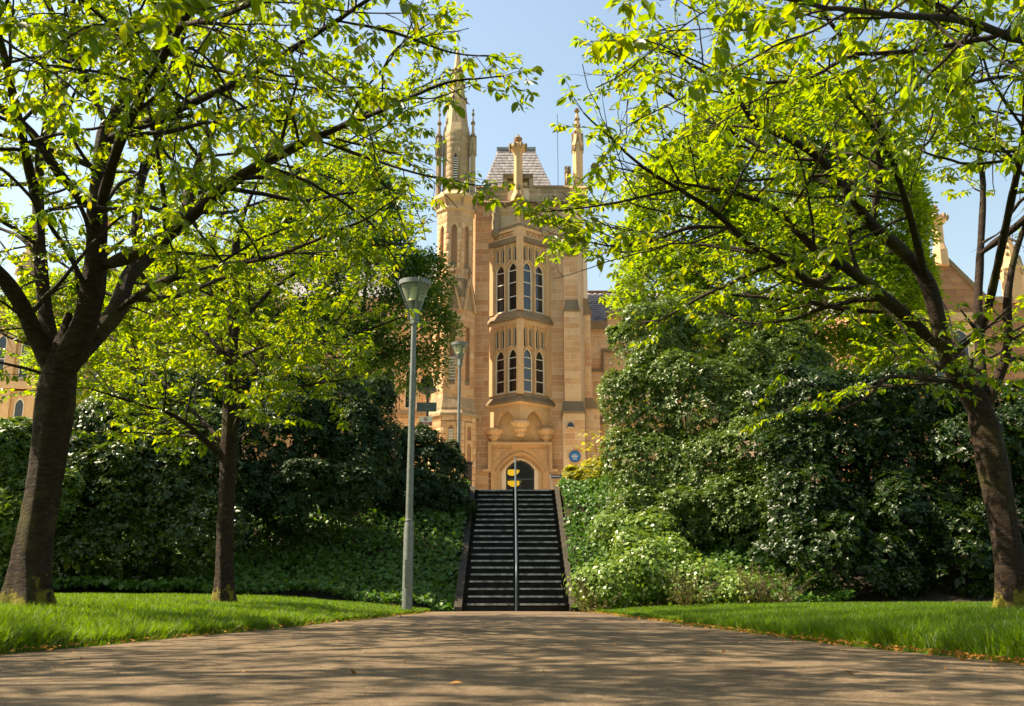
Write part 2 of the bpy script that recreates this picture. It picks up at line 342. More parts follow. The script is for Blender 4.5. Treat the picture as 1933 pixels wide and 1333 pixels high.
tag(obj('path', grid_mesh('path', Xg, Yg, .012 * np.sin(tt * math.pi)[None, :] + .004 * np.sin(Yg * 1.3 + Xg)), M['path']), kind='structure')
def flat(name, x0, x1, y0, y1, z, mat):
    return tag(obj(name, np_mesh(name, np.array([[x0, y0, z], [x1, y0, z], [x1, y1, z], [x0, y1, z]]), np.array([[0, 1, 2, 3]])), mat), kind='structure')
flat('ground', -900, 900, -900, 29.4, -.55, M['turf'])
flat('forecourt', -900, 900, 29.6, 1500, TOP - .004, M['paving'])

# ------------------------------------------------------------------ staircase and handrail
stair = tag(empty('staircase', (0, ST_Y0, 0)), 'long straight outdoor staircase of dark stone steps with pale nosings', 'staircase')
for i in range(NST):
    y0 = ST_Y0 + i * GO; z1 = (i + 1) * RISE; w = random.uniform(-.004, .004)
    sm = MB(); d = .34 if i == NST - 1 else GO + .12
    sm.box(ST_X0, ST_X1, y0 + w, y0 + d, z1 - RISE - .10, z1 - .045).box(ST_X0, ST_X1, y0 - .022 + w, y0 + d, z1 - .0455, z1)
    so = sm.build('step', M['step'], stair)
    for (a, c) in ((-.99, .03), (.165, 1.165)):
        nm = MB(); nm.box(a + random.uniform(-.01, .02), c + random.uniform(-.02, .01), y0 - .027 + w, y0 + .045, z1 - .034 - random.uniform(0, .006), z1 + .004)
        nm.build('nosing', M['nosing'], so)
for sx0, sx1 in ((ST_X0 - .17, ST_X0), (ST_X1, ST_X1 + .13)):
    cm = MB(); p = []
    cm.hexa([(sx0, ST_Y0 - .25, -.3), (sx1, ST_Y0 - .25, -.3), (sx1, ST_Y1 + .3, TOP - .9), (sx0, ST_Y1 + .3, TOP - .9),
             (sx0, ST_Y0 - .25, .10), (sx1, ST_Y0 - .25, .10), (sx1, ST_Y1 + .3, TOP + .14), (sx0, ST_Y1 + .3, TOP + .14)])
    cm.build('cheek_wall', M['cheek'], stair)
rail = tag(empty('handrail', (.10, ST_Y0, 0)), 'grey steel handrail running up the middle of the staircase', 'handrail')
RX = .10
MB().tube([(RX, ST_Y0 - .25, .02), (RX, ST_Y0 - .25, .55), (RX, ST_Y0 - .22, .90), (RX, ST_Y0 + .1, 1.07), (RX, 28.5, 1.07 + (28.5 - ST_Y0 - .1) * RISE / GO), (RX, 28.9, 4.25), (RX, 28.95, 4.1), (RX, 28.95, TOP - .3)], .027, 10).build('rail', M['galv_blue'], rail)
for k in range(6):
    y = ST_Y0 + .5 + k * 1.12
    MB().tube([(RX, y, int((y - ST_Y0) / GO + 1) * RISE - .02), (RX, y, 1.05 + (y - ST_Y0 - .1) * RISE / GO)], .021, 8).build('post', M['galv_blue'], rail)
# ------------------------------------------------------------------ the college building
YW = 44.0; CX = .36
bld = tag(empty('college_building', (CX, YW, TOP)), 'tall Victorian gothic sandstone college with spired entrance tower and gabled wings', 'building')
stones = []; regions = {}
def ashlar(region, part, mat, O, ang, W, z0, z1, ch=.27, ln=(.42, .95), excl=(), prio=0.0):
    """courses of blocks on a vertical face; O is its lower start corner, ang the heading of its length"""
    u = Vector((math.cos(ang), math.sin(ang), 0)); regions[region] = (part, mat)
    nc = max(1, round((z1 - z0) / ch)); h = (z1 - z0) / nc; G = .022
    for c in range(nc):
        za = z0 + c * h; zb = za + h; free = [(0.0, W)]
        for (a, b_, e0, e1) in excl:
            if e1 <= za + .03 or e0 >= zb - .03: continue
            nf = []
            for (p, q) in free:
                if b_ <= p or a >= q: nf.append((p, q)); continue
                if a > p: nf.append((p, a))
                if b_ < q: nf.append((b_, q))
            free = nf
        for (p, q) in free:
            L = q - p
            if L < .06: continue
            cuts = [p]; cur = p + (random.uniform(.2, .55) if c % 2 else random.uniform(*ln))
            while cur < q - .22: cuts.append(cur); cur += random.uniform(*ln)
            cuts.append(q)
            for a, b_ in zip(cuts[:-1], cuts[1:]):
                ctr = Vector((O[0], O[1], 0)) + u * ((a + b_) / 2); ctr.z = (za + zb) / 2
                stones.append((prio + random.random() * .3, region, ctr, ang, b_ - a - G, h - G))
BV = np.array([(-.5, 0, -.5), (.5, 0, -.5), (.5, 0, .5), (-.5, 0, .5), (-.5, -.6, -.5), (.5, -.6, -.5), (.5, -.6, .5), (-.5, -.6, .5),
               (-.485, -1, -.47), (.485, -1, -.47), (.485, -1, .47), (-.485, -1, .47)])
BF = np.array([(0, 1, 5, 4), (1, 2, 6, 5), (2, 3, 7, 6), (3, 0, 4, 7), (4, 5, 9, 8), (5, 6, 10, 9), (6, 7, 11, 10), (7, 4, 8, 11), (8, 9, 10, 11)])
def lay_stones(limit=300):
    stones.sort(key=lambda s: -s[0]); cache = {}
    for (_, region, c, ang, w, h) in stones[:limit]:
        part, mat = regions[region]
        if mat.name not in cache: cache[mat.name] = np_mesh('stone_block', BV, BF); cache[mat.name].materials.append(mat)
        o = obj('stone', cache[mat.name], None, part, c); o.rotation_euler = (0, 0, ang); o.scale = (w, random.uniform(.008, .012), h)
    rest = {}
    for s in stones[limit:]: rest.setdefault(s[1], []).append(s)
    for region, ss in rest.items():
        n = len(ss); C = np.array([s[2] for s in ss]); A = np.array([s[3] for s in ss]); S = np.array([(s[4], rng.uniform(.008, .012), s[5]) for s in ss])
        L = BV[None] * S[:, None]; ca, sa = np.cos(A)[:, None], np.sin(A)[:, None]
        V = np.stack([L[..., 0] * ca - L[..., 1] * sa, L[..., 0] * sa + L[..., 1] * ca, L[..., 2]], -1) + C[:, None]
        F = (BF[None] + (np.arange(n) * len(BV))[:, None, None]).reshape(-1, 4)
        tag(obj('stonework', np_mesh('stonework', V.reshape(-1, 3), F), regions[region][1], bld), kind='stuff')

# --- tower body
TX0, TX1 = -1.72, 2.38
zc = Z(388, YW)                    # underside of the cornice
door = (CX, 1.25, TOP - .3, Z(886, YW), .42)
wf = lambda u, z, d: (u, YW - d, z)
tw = MB(); tw.plate([(TX0, TOP - .3), (TX1 + .7, TOP - .3), (TX1 + .7, zc), (TX0, zc)], [[(x, z + (.02 if z < TOP else 0)) for x, z in arch(*door)]], wf, -.45, 0)
tw.box(TX0 - 1.2, TX1 + .95, YW + 2.4, YW + 4.6, TOP + 4.7, Z(352, YW)); tw.box(TX1 + .45, TX1 + .95, YW + .46, YW + 2.39, TOP - .3, zc); tw.box(TX0 - .2, TX0 + .2, YW + .46, YW + 2.39, TOP - .3, zc)
wall = tw.build('tower_wall', M['mortar'], bld)
ORX = 1.42                         # half width of the oriel
zo_top, zo_bot = Z(440, YW), Z(836, YW)
dx0, dx1 = CX - 1.42, CX + 1.42
ashlar('tower', wall, M['stone'], (TX0, YW), 0, TX1 - TX0, TOP - .1, zc, .272, excl=[(CX - ORX - TX0, CX + ORX - TX0, Z(776, YW), zo_top), (dx0 - TX0 - .0, dx1 - TX0 + .0, TOP - .4, zo_bot)], prio=3)
# side face of the tower to the right
ashlar('tower_side', wall, M['stone'], (TX1 + .95, YW + .46), R(90), 4.0, TOP, zc, .272, prio=0)

# --- plinth courses beside the door
def string(name, segs, mat=None, parent=bld):
    mb = MB()
    for s in segs: mb.wedge(*s)
    return mb.build(name, mat or M['dark_stone'], parent)

# --- right buttress: three stages with sloping offsets
BX0, BX1 = 2.35, 3.06
zb = [TOP - .2, Z(782, 43.4), Z(765, 43.6), Z(588, 43.5), Z(572, 43.6), Z(482, 43.6), Z(466, 43.8), Z(400, 43.8)]
bt = MB()
bt.box(BX0 - .10, BX1 + .12, 43.02, 43.999, zb[0], zb[1])
bt.box(BX0, BX1, 43.30, 43.998, zb[1], zb[3]).box(BX0 + .03, BX1 - .03, 43.52, 43.997, zb[3], zb[5]).box(BX0 + .06, BX1 - .06, 43.76, 43.996, zb[5], zb[7])
but = bt.build('buttress', M['mortar'], bld)
ashlar('buttress', but, M['stone'], (BX0 - .10, 43.02), 0, BX1 - BX0 + .22, zb[0], zb[1] - .02, .285, (.45, .8), prio=2)
ashlar('buttress', but, M['stone'], (BX0, 43.30), 0, BX1 - BX0, zb[2] + .05, zb[3] - .02, .285, (.42, .75), prio=2)
ashlar('buttress', but, M['stone'], (BX0 + .03, 43.52), 0, BX1 - BX0 - .06, zb[4], zb[5] - .02, .285, (.42, .75), prio=2)
ashlar('buttress', but, M['stone'], (BX0 + .06, 43.76), 0, BX1 - BX0 - .12, zb[6], zb[7], .285, (.42, .75), prio=1.5)
ashlar('buttress', but, M['stone'], (BX0, 43.998), R(-90), .69, zb[2], zb[3], .285, prio=.5)
for (x0, x1, y0, ty, a, b_) in ((BX0 - .17, BX1 + .19, 42.94, 43.28, zb[1] - .03, zb[2] + .12), (BX0 - .03, BX1 + .03, 43.24, 43.52, zb[3] - .06, zb[4] + .16), (BX0, BX1, 43.46, 43.76, zb[5] - .06, zb[6] + .2)):
    w = MB(); w.box(x0, x1, y0, 43.99, a, a + .09).wedge(x0 + .03, x1 - .03, y0 + .03, 43.989, a + .09, b_, ty, x0 + .10, x1 - .10)
    w.build('weathering', M['dark_stone'], but)
# side buttress seen edge-on against the sky
sb = MB(); zs = [TOP - .2, Z(775, 45), Z(600, 45), Z(470, 45), Z(400, 45)]
sb.box(3.33, 3.95, 44.3, 45.0, zs[0], zs[1]).box(3.33, 3.62, 44.32, 44.98, zs[1], zs[2]).box(3.33, 3.52, 44.34, 44.96, zs[2], zs[3])
sbo = sb.build('buttress', M['mortar'], bld)
ashlar('side_buttress', sbo, M['stone'], (3.33, 44.3), 0, .62, zs[0], zs[1] - .02, .285, prio=.6)
ashlar('side_buttress', sbo, M['stone'], (3.33, 44.32), 0, .29, zs[1] + .25, zs[2] - .02, .285, prio=.6)
for (x1, tx, y0, a, b_) in ((4.02, 3.62, 44.22, zs[1] - .03, zs[1] + .45), (3.70, 3.50, 44.28, zs[2] - .05, zs[2] + .75), (3.62, 3.40, 44.3, zs[3] - .05, zs[3] + .6)):
    MB().wedge(3.32, x1, y0, 45.05, a, b_, y0 + .06, 3.32, tx).build('weathering', M['dark_stone'], sbo)

# --- octagonal stair turret on the left
TC = (-2.60, 43.08)
tz = [TOP - .2, Z(783, 42.2), Z(756, 42.3), Z(560, 42.3), Z(530, 42.4), Z(398, 42.4)]
hw = [1.03, .93, .80]
FACES = [R(a) for a in (-90, -135, -45, 180, 0)]
def face_fn(hw_, an):
    n = Vector((math.cos(an), math.sin(an), 0)); u = Vector((-n.y, n.x, 0)); c = Vector((TC[0], TC[1], 0)) + n * hw_
    return (lambda s, z, d: tuple(c + u * s + n * d + Vector((0, 0, z)))), c, u, n
tm = MB()
tm.gon(TC[0], TC[1], [(hw[0] - .005, tz[0]), (hw[0] - .005, tz[1])]).gon(TC[0], TC[1], [(hw[1] - .11, tz[1]), (hw[1] - .11, tz[3])]).gon(TC[0], TC[1], [(hw[2] - .11, tz[3]), (hw[2] - .11, tz[5])])
tur = tm.build('turret', M['red_shade_stone'], bld)
def slats(parent, fn, cx, w, z0, z1, d, n):
    for k in range(n):
        z = z0 + (z1 - z0) * (k + .5) / n; t = (z1 - z0) / n
        sm = MB(); a = [fn(cx - w / 2, z - t * .45, d), fn(cx + w / 2, z - t * .45, d), fn(cx + w / 2, z + t * .25, d - .09), fn(cx - w / 2, z + t * .25, d - .09)]
        b2 = [(p[0], p[1], p[2] + .035) for p in a]; sm.hexa(a + b2); sm.build('louvre_slat', M['frame'], parent)
for an in FACES:
    deg = round(math.degrees(an)); pr = 1.6 if deg == -90 else (1.2 if deg == -45 else .3)
    for (h, z0, z1, niche) in ((hw[1], tz[2], tz[3], True), (hw[2], tz[4], tz[5], True)):
        fn, c, u, n = face_fn(h - .01, an); fw = .8284 * h; nw = .26
        za, zb2 = (Z(722, 42.3), Z(612, 42.3)) if h == hw[1] else (Z(502, 42.4), Z(424, 42.4))
        fp = MB(); fp.plate([(-fw / 2, z0), (fw / 2, z0), (fw / 2, z1), (-fw / 2, z1)], [arch(0, nw, za, zb2 - .28, .28)], fn, -.12, 0)
        fp.build('turret_face', M['trim'], tur)
        s = MB(); s.hexa([fn(-nw / 2, za - .12, -.001), fn(nw / 2, za - .12, -.001), fn(nw / 2, za - .12, -.099), fn(-nw / 2, za - .12, -.099), fn(-nw / 2, za - .02, .02), fn(nw / 2, za - .02, .02), fn(nw / 2, za + .20, -.099), fn(-nw / 2, za + .20, -.099)])
        s.build('niche_sill', M['dark_stone'], tur)
        st = c - u * fw / 2
        ashlar('turret', tur, M['stone'], (st.x, st.y), math.atan2(u.y, u.x), fw, z0, z1 - .02, .275, (.35, .6), excl=[(fw / 2 - nw / 2 - .01, fw / 2 + nw / 2 + .01, za - .02, zb2 - .12)], prio=pr)
        if h == hw[1] and deg == -90: slats(tur, fn, 0, nw, Z(722, 42.2), Z(672, 42.2), -.02, 9)
    fn, c, u, n = face_fn(hw[0], an); fw = .8284 * hw[0]; st = c - u * fw / 2; nw = .24
    if deg in (-90, -45):
        zt, zm, zbt = Z(800, 42), Z(829, 42), Z(870, 42)
        for (a_, b_) in ((zm, zt), (zbt, zm - .1)):
            fr_ = MB(); fr_.plate([(-nw / 2 - .09, a_ - .02), (nw / 2 + .09, a_ - .02), (nw / 2 + .09, b_ + .1), (-nw / 2 - .09, b_ + .1)], [arch(0, nw, a_, b_ - .25, .22)], fn, 0, .05)
            fr_.build('niche_surround', M['trim'], tur)
            if deg == -90 and a_ == zm: slats(tur, fn, 0, nw - .02, a_, b_ - .2, .045, 7)
        ex = [(fw / 2 - nw / 2 - .09, fw / 2 + nw / 2 + .09, zbt - .02, zt + .1)]
    else: ex = []
    ashlar('turret', tur, M['stone'], (st.x, st.y), math.atan2(u.y, u.x), fw, tz[0], tz[1], .285, (.4, .7), excl=ex, prio=pr)
# offset between the stages, gablets, crown
of = MB(); of.gon(TC[0], TC[1], [(hw[0] + .10, tz[1] - .06), (hw[0] + .10, tz[1] + .05), (hw[0] - .0, tz[1] + .2), (hw[0] - .0, tz[1] + .30), (hw[1] + .0, tz[2] + .12)])
of.build('weathering', M['grey_stone'], tur)
of = MB(); of.gon(TC[0], TC[1], [(hw[1] + .02, tz[3] - .05), (hw[1] + .02, tz[3] + .1), (hw[2] + .0, tz[4] + .1)]); of.build('weathering', M['dark_stone'], tur)
for an in FACES[:4]:
    fn, c, u, n = face_fn(hw[1], an); fw = .8284 * hw[1]; z0 = Z(588, 42.3); z1 = Z(522, 42.2)
    g = MB()
    for sgn in (-1, 1):
        a = [(sgn * fw / 2 * 1.02, z0), (0, z1), (0, z1 - .26), (sgn * fw / 2 * 1.02 - sgn * .10, z0 - .02)]
        if sgn < 0: a = a[::-1]
        g.plate(a, [], fn, -.02, .14)
    g.build('gablet', M['trim'], tur)
    g = MB(); g.plate([(-fw / 2 * .95, z0 + .1), (fw / 2 * .95, z0 + .1), (0, z1 - .16)], [], fn, -.10, .03); g.build('gablet_panel', M['grey_stone'], tur)
    cc = fn(0, 0, .06); f = MB(); f.gon(cc[0], cc[1], [(.05, z1 - .05), (.04, z1 + .12), (.10, z1 + .18), (.10, z1 + .26), (.04, z1 + .32), (.055, z1 + .40), (.01, z1 + .50)], 6); f.build('finial', M['dark_stone'], tur)
zk = [tz[5], Z(390, 42.3), Z(380, 42.3), Z(372, 42.3), Z(358, 42.3)]
cr = MB(); cr.gon(TC[0], TC[1], [(hw[2] + .0, zk[0] - .02), (hw[2] + .07, zk[0] + .05), (hw[2] + .07, zk[0] + .12), (hw[2] + .0, zk[0] + .22), (hw[2] + .0, zk[2]), (hw[2] + .17, zk[2] + .22), (hw[2] + .17, zk[2] + .32), (hw[2] + .0, zk[3] + .30), (hw[2] - .02, zk[4])])
cr.build('cornice', M['trim'], tur)
for j in range(8):
    a = R(-112.5 + 45 * j); rr = hw[2] / math.cos(R(22.5)); d = Vector((math.cos(a), math.sin(a), 0)); p = Vector((TC[0], TC[1], 0)) + d * rr
    MB().loft([[p + Vector((0, 0, zk[1] - .05)), p + d * .05 + Vector((.05, 0, zk[1] + .1)), p + d * .05 + Vector((-.05, 0, zk[1] + .1))],
               [p + d * .02 + Vector((0, 0, zk[2] + .22)), p + d * .30 + Vector((.03, 0, zk[2] + .24)), p + d * .30 + Vector((-.03, 0, zk[2] + .24))]]).build('gargoyle', M['grey_stone'], tur)
# belfry stage and spire
z_b0, z_b1, z_ap = Z(360, 42.6), Z(250, 42.8), Z(92, 43.08)
sp = MB(); sp.gon(TC[0], TC[1], [(.62, z_b0 - .4), (.62, z_b1), (.53, Z(235, 42.8)), (.40, Z(190, 43)), (.05, z_ap)])
spire = sp.build('spire', M['grey_stone'], bld)
for (an, pr) in ((R(-90), 1), (R(-135), .3), (R(-45), .6)):
    n = Vector((math.cos(an), math.sin(an), 0)); u = Vector((-n.y, n.x, 0)); c = Vector((TC[0], TC[1], 0)) + n * .62; fw = .8284 * .62; st = c - u * fw / 2
    ex = [(fw / 2 - .12, fw / 2 + .12, Z(352, 42.5), Z(285, 42.5))] if pr == 1 else []
    ashlar('spire', spire, M['grey_stone'], (st.x, st.y), math.atan2(u.y, u.x), fw, z_b0 - .2, z_b1 - .02, .3, (.3, .5), excl=ex, prio=pr)
    if pr == 1:
        fn = lambda s, z, d, c=c, u=u, n=n: tuple(c + u * s + n * d + Vector((0, 0, z)))
        p = MB(); p.plate(arch(0, .30, Z(352, 42.5), Z(300, 42.5), .34), [arch(0, .18, Z(350, 42.5), Z(300, 42.5), .26)], fn, -.05, .05); p.build('louvre_frame', M['grey_stone'], spire)
        p = MB(); p.plate(arch(0, .18, Z(350, 42.5), Z(300, 42.5), .26), [], fn, 0, .006); p.build('louvre_void', M['dark_metal'], spire)
        slats(spire, fn, 0, .18, Z(350, 42.5), Z(296, 42.5), .04, 12)
for j in range(8):                                        # crockets climbing the spire edges
    a = R(-112.5 + 45 * j); d = Vector((math.cos(a), math.sin(a), 0))
    for t in (.18, .42, .64):
        zz = Z(190, 43) + (z_ap - Z(190, 43)) * (t - .18) / .82; r = (.42 - .36 * (t - .18) / .82) / math.cos(R(22.5))
        q = Vector((TC[0], TC[1], 0)) + d * r
        MB().gon(q.x, q.y, [(.02, zz - .07), (.07, zz), (.045, zz + .08), (.005, zz + .12)], 5).build('crocket', M['dark_stone'], spire)
MB().tube([(TC[0], TC[1], z_ap - .1), (TC[0], TC[1], z_ap + .9)], .014, 6).build('lightning_rod', M['dark_metal'], spire)
def pinnacle(parent, x, y, r, z0, z1, z2, z3, mat, n=8, name='pinnacle', crockets=2):
    """slender shaft z0..z1, gablet collar, crocketed spirelet to z2 and finial to z3; one part with its finial and crockets below it"""
    p = MB(); p.gon(x, y, [(r, z0), (r, z1), (r * 1.14, z1 + .05), (r * 1.14, z1 + .12), (r * .80, z1 + .40), (r * .22, z2)], n)
    o = p.build(name, mat, parent)
    for j in range(4):
        a = R(-90 + 90 * j); d = Vector((math.cos(a), math.sin(a), 0)); u = Vector((-d.y, d.x, 0)); c = Vector((x, y, 0)) + d * r
        fn = lambda s, z, dd: tuple(c + u * s + d * dd + Vector((0, 0, z)))
        g = MB(); g.plate([(-r * .8, z1 - .25), (-r * .6, z1 - .25), (0, z1 + .45), (r * .6, z1 - .25), (r * .8, z1 - .25), (0, z1 + .75)], [], fn, -.08, .05); g.build('gablet', M['grey_stone'], o)
    f = MB(); h = z3 - z2; q = r * .55
    f.gon(x, y, [(r * .2, z2 - .05), (r * .25, z2 + h * .1), (q, z2 + h * .3), (q * 1.1, z2 + h * .42), (r * .22, z2 + h * .5), (r * .2, z2 + h * .65), (q * .7, z2 + h * .8), (r * .12, z3)], 8)
    f.build('finial', M['dark_stone'], o)
    for t in [(.25 + .5 * k / max(1, crockets - 1)) for k in range(crockets)]:
        zz = z1 + .4 + (z2 - z1 - .4) * t; rr = r * (.80 - .58 * t)
        cm = MB()
        for j in range(4):
            a = R(-45 + 90 * j); cm.gon(x + math.cos(a) * rr * 1.1, y + math.sin(a) * rr * 1.1, [(.02, zz - .07), (.065, zz), (.04, zz + .08), (.005, zz + .13)], 5)
        cm.build('crocket', M['dark_stone'], o)
    return o
for (dx, dy) in ((.78, -.30), (-.80, -.28), (.5, -.62)) [:2]:
    pinnacle(spire, TC[0] + dx, TC[1] + dy, .12, z_b0 - .3, Z(285, 42.8), Z(222, 42.8), Z(206, 42.8), M['grey_stone'], 6, 'corner_pinnacle', 2)

# --- cornice, parapet, central gable shaft, slate roof
zp0, zp1 = Z(388, YW), Z(355, YW)
co = MB(); co.box(TX0 + .0, TX1 + 1.0, YW - .10, YW + .5, zp0 + .002, zp0 + .10).wedge(TX0, TX1 + 1.04, YW - .18, YW + .5, zp0 + .10, zp0 + .24, YW - .02)
co.build('cornice', M['dark_stone'], bld)
for k in range(5): MB().gon(-1.1 + k * .78, YW - .10, [(.02, zp0 - .16), (.09, zp0 - .02), (.09, zp0 + .1)], 5).build('corbel', M['dark_stone'], bld)
pa = MB(); pa.box(TX0, TX1 + .95, YW - .01, YW + .35, zp0 + .242, zp1); par = pa.build('parapet', M['mortar'], bld)
ashlar('parapet', par, M['grey_stone'], (TX0, YW - .01), 0, TX1 + .95 - TX0, zp0 + .25, zp1, .33, (.6, 1.1), excl=[(CX - .55 - TX0, CX + .45 - TX0, zp0, zp1 + 1)], prio=.9)
MB().wedge(TX0, TX1 + 1.0, YW - .08, YW + .42, zp1 + .002, zp1 + .14, YW + .0).build('coping', M['dark_stone'], par)
SX = X(978, 320, YW)
gb = MB(); gb.box(SX - .62, SX + .62, YW + .06, YW + .8, zp1 - .3, Z(338, YW)); gb.build('dormer', M['dark_stone'], bld)
for sg in (-1, 1):
    MB().box(SX + sg * .62 - .1, SX + sg * .62 + .1, YW - .06, YW + .8, zp1 - .2, Z(329, YW)).build('dormer_jamb', M['grey_stone'], bld)
    MB().box(SX + sg * .30 - .14, SX + sg * .30 + .14, YW - .02, YW + .06, zp1 + .0, Z(345, YW)).build('dormer_panel', M['trim'], bld)
MB().box(SX - .72, SX + .72, YW - .08, YW + .8, Z(338, YW) + .002, Z(329, YW)).build('dormer_lintel', M['dark_stone'], bld)
sh = MB(); sh.gon(SX, YW - .12, [(.36, Z(384, YW)), (.34, Z(377, YW)), (.21, Z(364, YW)), (.20, Z(294, YW)), (.24, Z(290, YW)), (.38, Z(282, YW)), (.38, Z(278, YW)), (.20, Z(276, YW)), (.12, Z(272, YW))])
sho = sh.build('gable_shaft', M['trim'], bld)
MB().gon(SX, YW - .12, [(.06, Z(274, YW)), (.08, Z(271, YW)), (.18, Z(268, YW)), (.20, Z(264, YW)), (.10, Z(261, YW)), (.02, Z(256, YW))], 8).build('finial', M['dark_stone'], sho)
for j in range(8):
    a = R(45 * j + 22.5); MB().gon(SX + .40 * math.cos(a), YW - .12 + .40 * math.sin(a), [(.03, Z(287, YW)), (.07, Z(281, YW)), (.06, Z(277, YW)), (.01, Z(275, YW))], 5).build('crocket', M['dark_stone'], sho)
# crocketed finials standing in front of the parapet
MB().gon(X(979, 410, YW - .56), YW - .56, [(.085, Z(436, YW)), (.07, Z(428, YW)), (.07, Z(402, YW))], 6).build('colonnette', M['trim'], bld)
for (px, y0, y1) in ((979, 400, 356), (935, 402, 378)):
    x = X(px, y0, YW - .2); h = Z(y1, YW) - Z(y0, YW)
    f = MB(); z0 = Z(y0, YW); f.gon(x, YW - (.56 if px == 979 else .24), [(.12, z0 - .3), (.10, z0), (.05, z0 + h * .4), (.13, z0 + h * .5), (.05, z0 + h * .6), (.04, z0 + h * .75), (.12, z0 + h * .82), (.02, z0 + h)], 6); f.build('finial', M['dark_stone'], bld)
# statue on a corbel left of the oriel
x = X(936, 425, YW - .2); s = MB(); s.gon(x, YW - .22, [(.10, Z(452, YW)), (.24, Z(446, YW)), (.25, Z(443, YW)), (.19, Z(440, YW)), (.21, Z(425, YW)), (.17, Z(413, YW)), (.20, Z(408, YW)), (.10, Z(404, YW)), (.085, Z(402, YW)), (.115, Z(398, YW)), (.10, Z(394, YW)), (.03, Z(391, YW))], 10, sm=True)
s.build('statue', M['grey_stone'], bld)
x = 2 * CX - x + .05; s2 = MB(); s2.gon(x, YW - .22, [(.10, Z(452, YW)), (.24, Z(446, YW)), (.25, Z(443, YW)), (.19, Z(440, YW)), (.21, Z(425, YW)), (.17, Z(413, YW)), (.20, Z(408, YW)), (.10, Z(404, YW)), (.085, Z(402, YW)), (.115, Z(398, YW)), (.10, Z(394, YW)), (.03, Z(391, YW))], 10, sm=True)
s2.build('statue', M['grey_stone'], bld)
# roof: truncated pyramid of slates
YR0, YR1 = YW + .9, YW + 2.3
ra0, ra1 = X(908, 358, YR0), X(1046, 358, YR0); rz0 = Z(362, YR0); rb0, rb1 = X(940, 284, YR1), X(1009, 284, YR1); rz1 = Z(284, YR1)
rf = MB(); rf.hexa([(ra0, YR0, rz0), (ra1, YR0, rz0), (ra1, YR0 + 5, rz0), (ra0, YR0 + 5, rz0), (rb0, YR1, rz1), (rb1, YR1, rz1), (rb1, YR1 + 2.4, rz1), (rb0, YR1 + 2.4, rz1)])
roof = rf.build('roof', M['slate'], bld)
MB().box(rb0 - .06, rb1 + .06, YR1 - .1, YR1 + 2.5, rz1 + .002, rz1 + .14).build('ridge_lead', M['lead'], roof)
nr = 15; nv = Vector((0, -(rz1 - rz0), YR1 - YR0)).normalized(); sv = Vector((0, YR1 - YR0, rz1 - rz0)); sl = sv.length / nr
smesh = np_mesh('slate', np.array([(-.5, 0, 0), (.5, 0, 0), (.5, 1, 0), (-.5, 1, 0), (-.5, 0, 1), (.5, 0, 1), (.5, 1, .15), (-.5, 1, .15)]), np.array([(3, 2, 1, 0), (4, 5, 6, 7), (0, 1, 5, 4), (1, 2, 6, 5), (2, 3, 7, 6), (3, 0, 4, 7)])); smesh.materials.append(M['slate'])
th = math.atan2(sv.z, sv.y)
for r_ in range(nr):
    t = (r_ + .0) / nr; a = ra0 + (rb0 - ra0) * (t + .5 / nr); b_ = ra1 + (rb1 - ra1) * (t + .5 / nr); n = max(4, int((b_ - a) / .27)); w = (b_ - a) / n
    xs_ = [a] + [a + w * (k + (.5 if r_ % 2 else 0)) for k in range(n + 1)] + [b_]; xs_ = sorted(set(round(min(max(v, a), b_), 4) for v in xs_))
    for x0, x1 in zip(xs_[:-1], xs_[1:]):
        if x1 - x0 < .05: continue
        p = Vector(((x0 + x1) / 2, YR0, rz0)) + sv * t + nv * .012
        o = obj('slate', smesh, None, roof, p); o.rotation_euler = (th + random.uniform(-.01, .01), 0, 0); o.scale = (x1 - x0 - .012, sl * 1.05, random.uniform(.022, .034))
# right-hand pinnacle of the tower and a thin mast beside it
PX = X(1091, 320, YW + .3)
pb = MB(); pb.box(PX - .42, PX + .40, YW - .06, YW + .72, zp0 + .245, Z(356, YW)).wedge(PX - .48, PX + .46, YW - .12, YW + .78, Z(356, YW) + .002, Z(347, YW), YW + .1, PX - .3, PX + .3)
pb.build('pinnacle_base', M['trim'], bld)
pinnacle(bld, PX, YW + .32, .235, Z(350, YW), Z(273, YW), Z(208, YW), Z(198, YW), M['trim'], 8, 'pinnacle', 3)
pinnacle(bld, PX - .50, YW + .2, .10, Z(354, YW), Z(338, YW), Z(318, YW), Z(313, YW), M['trim'], 6, 'corner_pinnacle', 1)
mx_ = X(1053, 300, YW + 1.5); MB().tube([(mx_, YW + 1.5, Z(352, YW)), (mx_, YW + 1.5, Z(215, YW + 1.5))], .014, 6).gon(mx_, YW + 1.5, [(.04, Z(250, YW + 1.5)), (.05, Z(247, YW + 1.5)), (.02, Z(245, YW + 1.5))], 6).build('mast', M['dark_metal'], bld)

